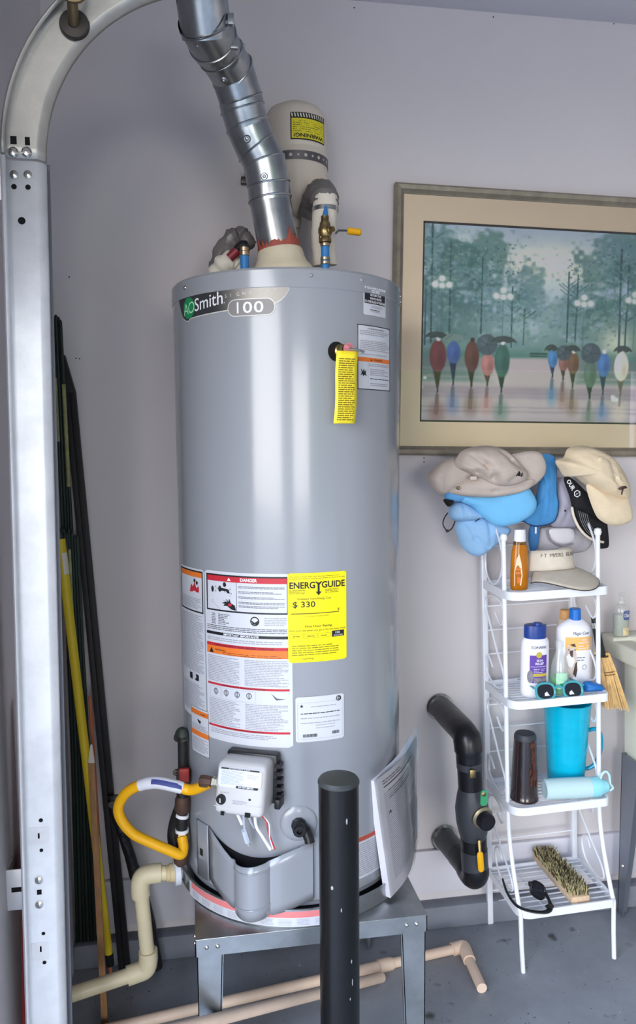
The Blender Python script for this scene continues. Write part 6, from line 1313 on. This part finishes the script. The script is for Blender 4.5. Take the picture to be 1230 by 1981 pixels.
# ------------------------------------------------------------------ laundry sink, soap, whisk broom
sk_ = thing('laundry_sink', 'cream plastic utility sink on grey steel legs at the right edge', 'sink', (1.87, -.32, 0))
tubm = mat('cream sink plastic', (222, 222, 206), .4, 0, .02, 8)
X0, X1, Y0_, Y1_ = 1.597, 2.14, -.56, -.045
def tubbox(x0, x1, y0, y1, zt, ins, zb):
    vs = [V((x0, y0, zt)), V((x1, y0, zt)), V((x1, y1, zt)), V((x0, y1, zt)), V((x0+ins, y0+ins, zb)), V((x1-ins, y0+ins, zb)), V((x1-ins, y1-ins, zb)), V((x0+ins, y1-ins, zb))]
    return vs
a = tubbox(X0, X1, Y0_, Y1_, .80, .006, .455); b = tubbox(X0+.012, X1-.012, Y0_+.012, Y1_-.012, .80, .006, .475)
g = MB().add(a+b, [(0, 1, 5, 4), (1, 2, 6, 5), (2, 3, 7, 6), (3, 0, 4, 7), (4, 5, 6, 7), (8, 12, 13, 9), (9, 13, 14, 10), (10, 14, 15, 11), (11, 15, 12, 8), (12, 15, 14, 13), (0, 8, 9, 1), (1, 9, 10, 2), (2, 10, 11, 3), (3, 11, 8, 0)]); obj('tub', g, tubm, sk_)
g = MB()
for c_, s in (((1.575, -.30, .8175), (.062, .59, .05)), ((2.16, -.30, .8175), (.062, .59, .05)), ((1.868, -.038, .8225), (.646, .07, .06)), ((1.868, -.566, .8175), (.646, .062, .05))): g.box(c_, s, bev=.007, seg=3)
obj('sink_rim', g, tubm, sk_)
legm = mat('grey steel leg', (142, 148, 158), .4, .7, .06, 12)
for x, y, sx_, sy_ in ((1.588, -.06, 1, -1), (1.588, -.545, 1, 1), (2.15, -.06, -1, -1), (2.15, -.545, -1, 1)):
    g = MB()
    for ax_ in (0, 1):
        vs = []
        for t in (0, .0025):
            for u, z in ((0, 0), (.028, 0), (.085, .5), (0, .5)): vs.append(V((x+sx_*(u if ax_ == 0 else t), y+sy_*(u if ax_ else t), z)))
        g.add(vs, [(0, 1, 2, 3), (7, 6, 5, 4), (0, 4, 5, 1), (1, 5, 6, 2), (2, 6, 7, 3), (3, 7, 4, 0)])
    o = obj('leg', g, legm, sk_)
    obj('leg_bolt', MB().lathe([(.005, 0), (.004, .003), (0, .0035)], V((x-sx_*.0, y+sy_*.02, .16)), (-sx_, 0, 0), 8), chrome, sk_)
c = V((1.574, -.06, .852)); 
dz = thing('hand_soap_bottle', 'clear hand soap pump bottle with blue oval label on the sink rim', 'bottle', c)
oval(g := MB(), c, [(.9, .001), (1, .005), (1, .075), (.96, .086), (.7, .093), (.4, .096)], .046, .017, -.1); obj('body', g, clear, dz)
obj('collar', MB().lathe([(.011, .094), (.012, .096), (.012, .106), (.006, .109), (.006, .122)], c, seg=18), clear, dz)
obj('pump_head', MB().tube([c+V((.006, .0, .124)), c+V((-.004, -.004, .126)), c+V((-.014, -.010, .122))], [.0085, .007, .004], 10), clear, dz)
ff = facing(c, .046, -.1, .017); oval(g := MB(), c, [(.86, .004), (.95, .007), (.95, .066), (0, .067)], .046, .017, -.1); obj('soap', g, mat('pale liquid soap', (206, 214, 196), .2, trans=.3), dz)
g = MB(); poly(g, ff, rrect(-.001, .021, .052, .080, .007), .0008); lb2 = obj('bottle_label', g, mat('blue oval label', (58, 84, 150), .4), dz)
g = MB(); text(g, 'Dial', ff, .010, .061, .010, w=.017, align='c', eps=.0014, bold=.01); obj('lettering', g, pr_w, lb2)
g = MB(); rect(g, ff, -.002, .020, .006, .030, .0008, 5); obj('picture', g, mat('shell picture', (222, 204, 160), .5, 0, .25, 90), dz)
wbm = thing('whisk_broom', 'small straw whisk broom with black neck hanging beside the shelf', 'broom', (1.51, -.15, .66))
straw = mat('straw', (226, 190, 132), .75, 0, .15, 60); by_ = -.15
K0, K1 = at(1150, 1200, by_), at(1163, 1268, by_)
obj('neck', MB().tube([at(1146, 1194, by_), K0, K0.lerp(K1, .5), K1], [.005, .009, .011, .013], 12), black, wbm)
obj('neck_ring', MB().tube([K0.lerp(K1, .05), K0.lerp(K1, .2)], [.0105, .0115], 14), chrome, wbm)
pTL, pTR, pBL, pBR = at(1152, 1262, by_), at(1176, 1262, by_), at(1166, 1366, by_), at(1212, 1370, by_); pML, pMR = at(1158, 1300, by_), at(1188, 1296, by_)
rb = random.Random(6); g = MB()
for i in range(340):
    u = rb.random(); yy = rb.uniform(-.013, .013); e = rb.uniform(-.012, .008)
    a = pTL.lerp(pTR, u); m_ = pML.lerp(pMR, u); b = pBL.lerp(pBR, u); b = b+(b-m_).normalized()*e
    g.tube([a+V((0, yy*.6, 0)), m_+V((0, yy, 0)), b+V((rb.uniform(-.003, .003), yy*1.1, 0))], [.0012, .0011, .0007], 4, False)
obj('bristles', g, straw, wbm, kind='stuff')
for t in (.30, .37):
    L_ = pML.lerp(pBL, t-.3); R_ = pMR.lerp(pBR, t-.3); R0_ = .0155
    g = MB(); P_ = [L_.lerp(R_, .5)+V(((R_-L_).length*.53*math.cos(q), R0_*math.sin(q), (R_.z-L_.z)*.5*math.cos(q))) for q in [2*pi*k/28 for k in range(29)]]; obj('stitch_band', g.tube(P_, .0013, 6), mat('brown thread', (120, 90, 56), .8), wbm)
P_ = [K1+V((.017*math.cos(q), .017*math.sin(q), 0)) for q in [2*pi*k/20 for k in range(21)]]; obj('stitch_band', MB().tube(P_, .002, 6), mat('dark wire', (70, 58, 44), .5), wbm)
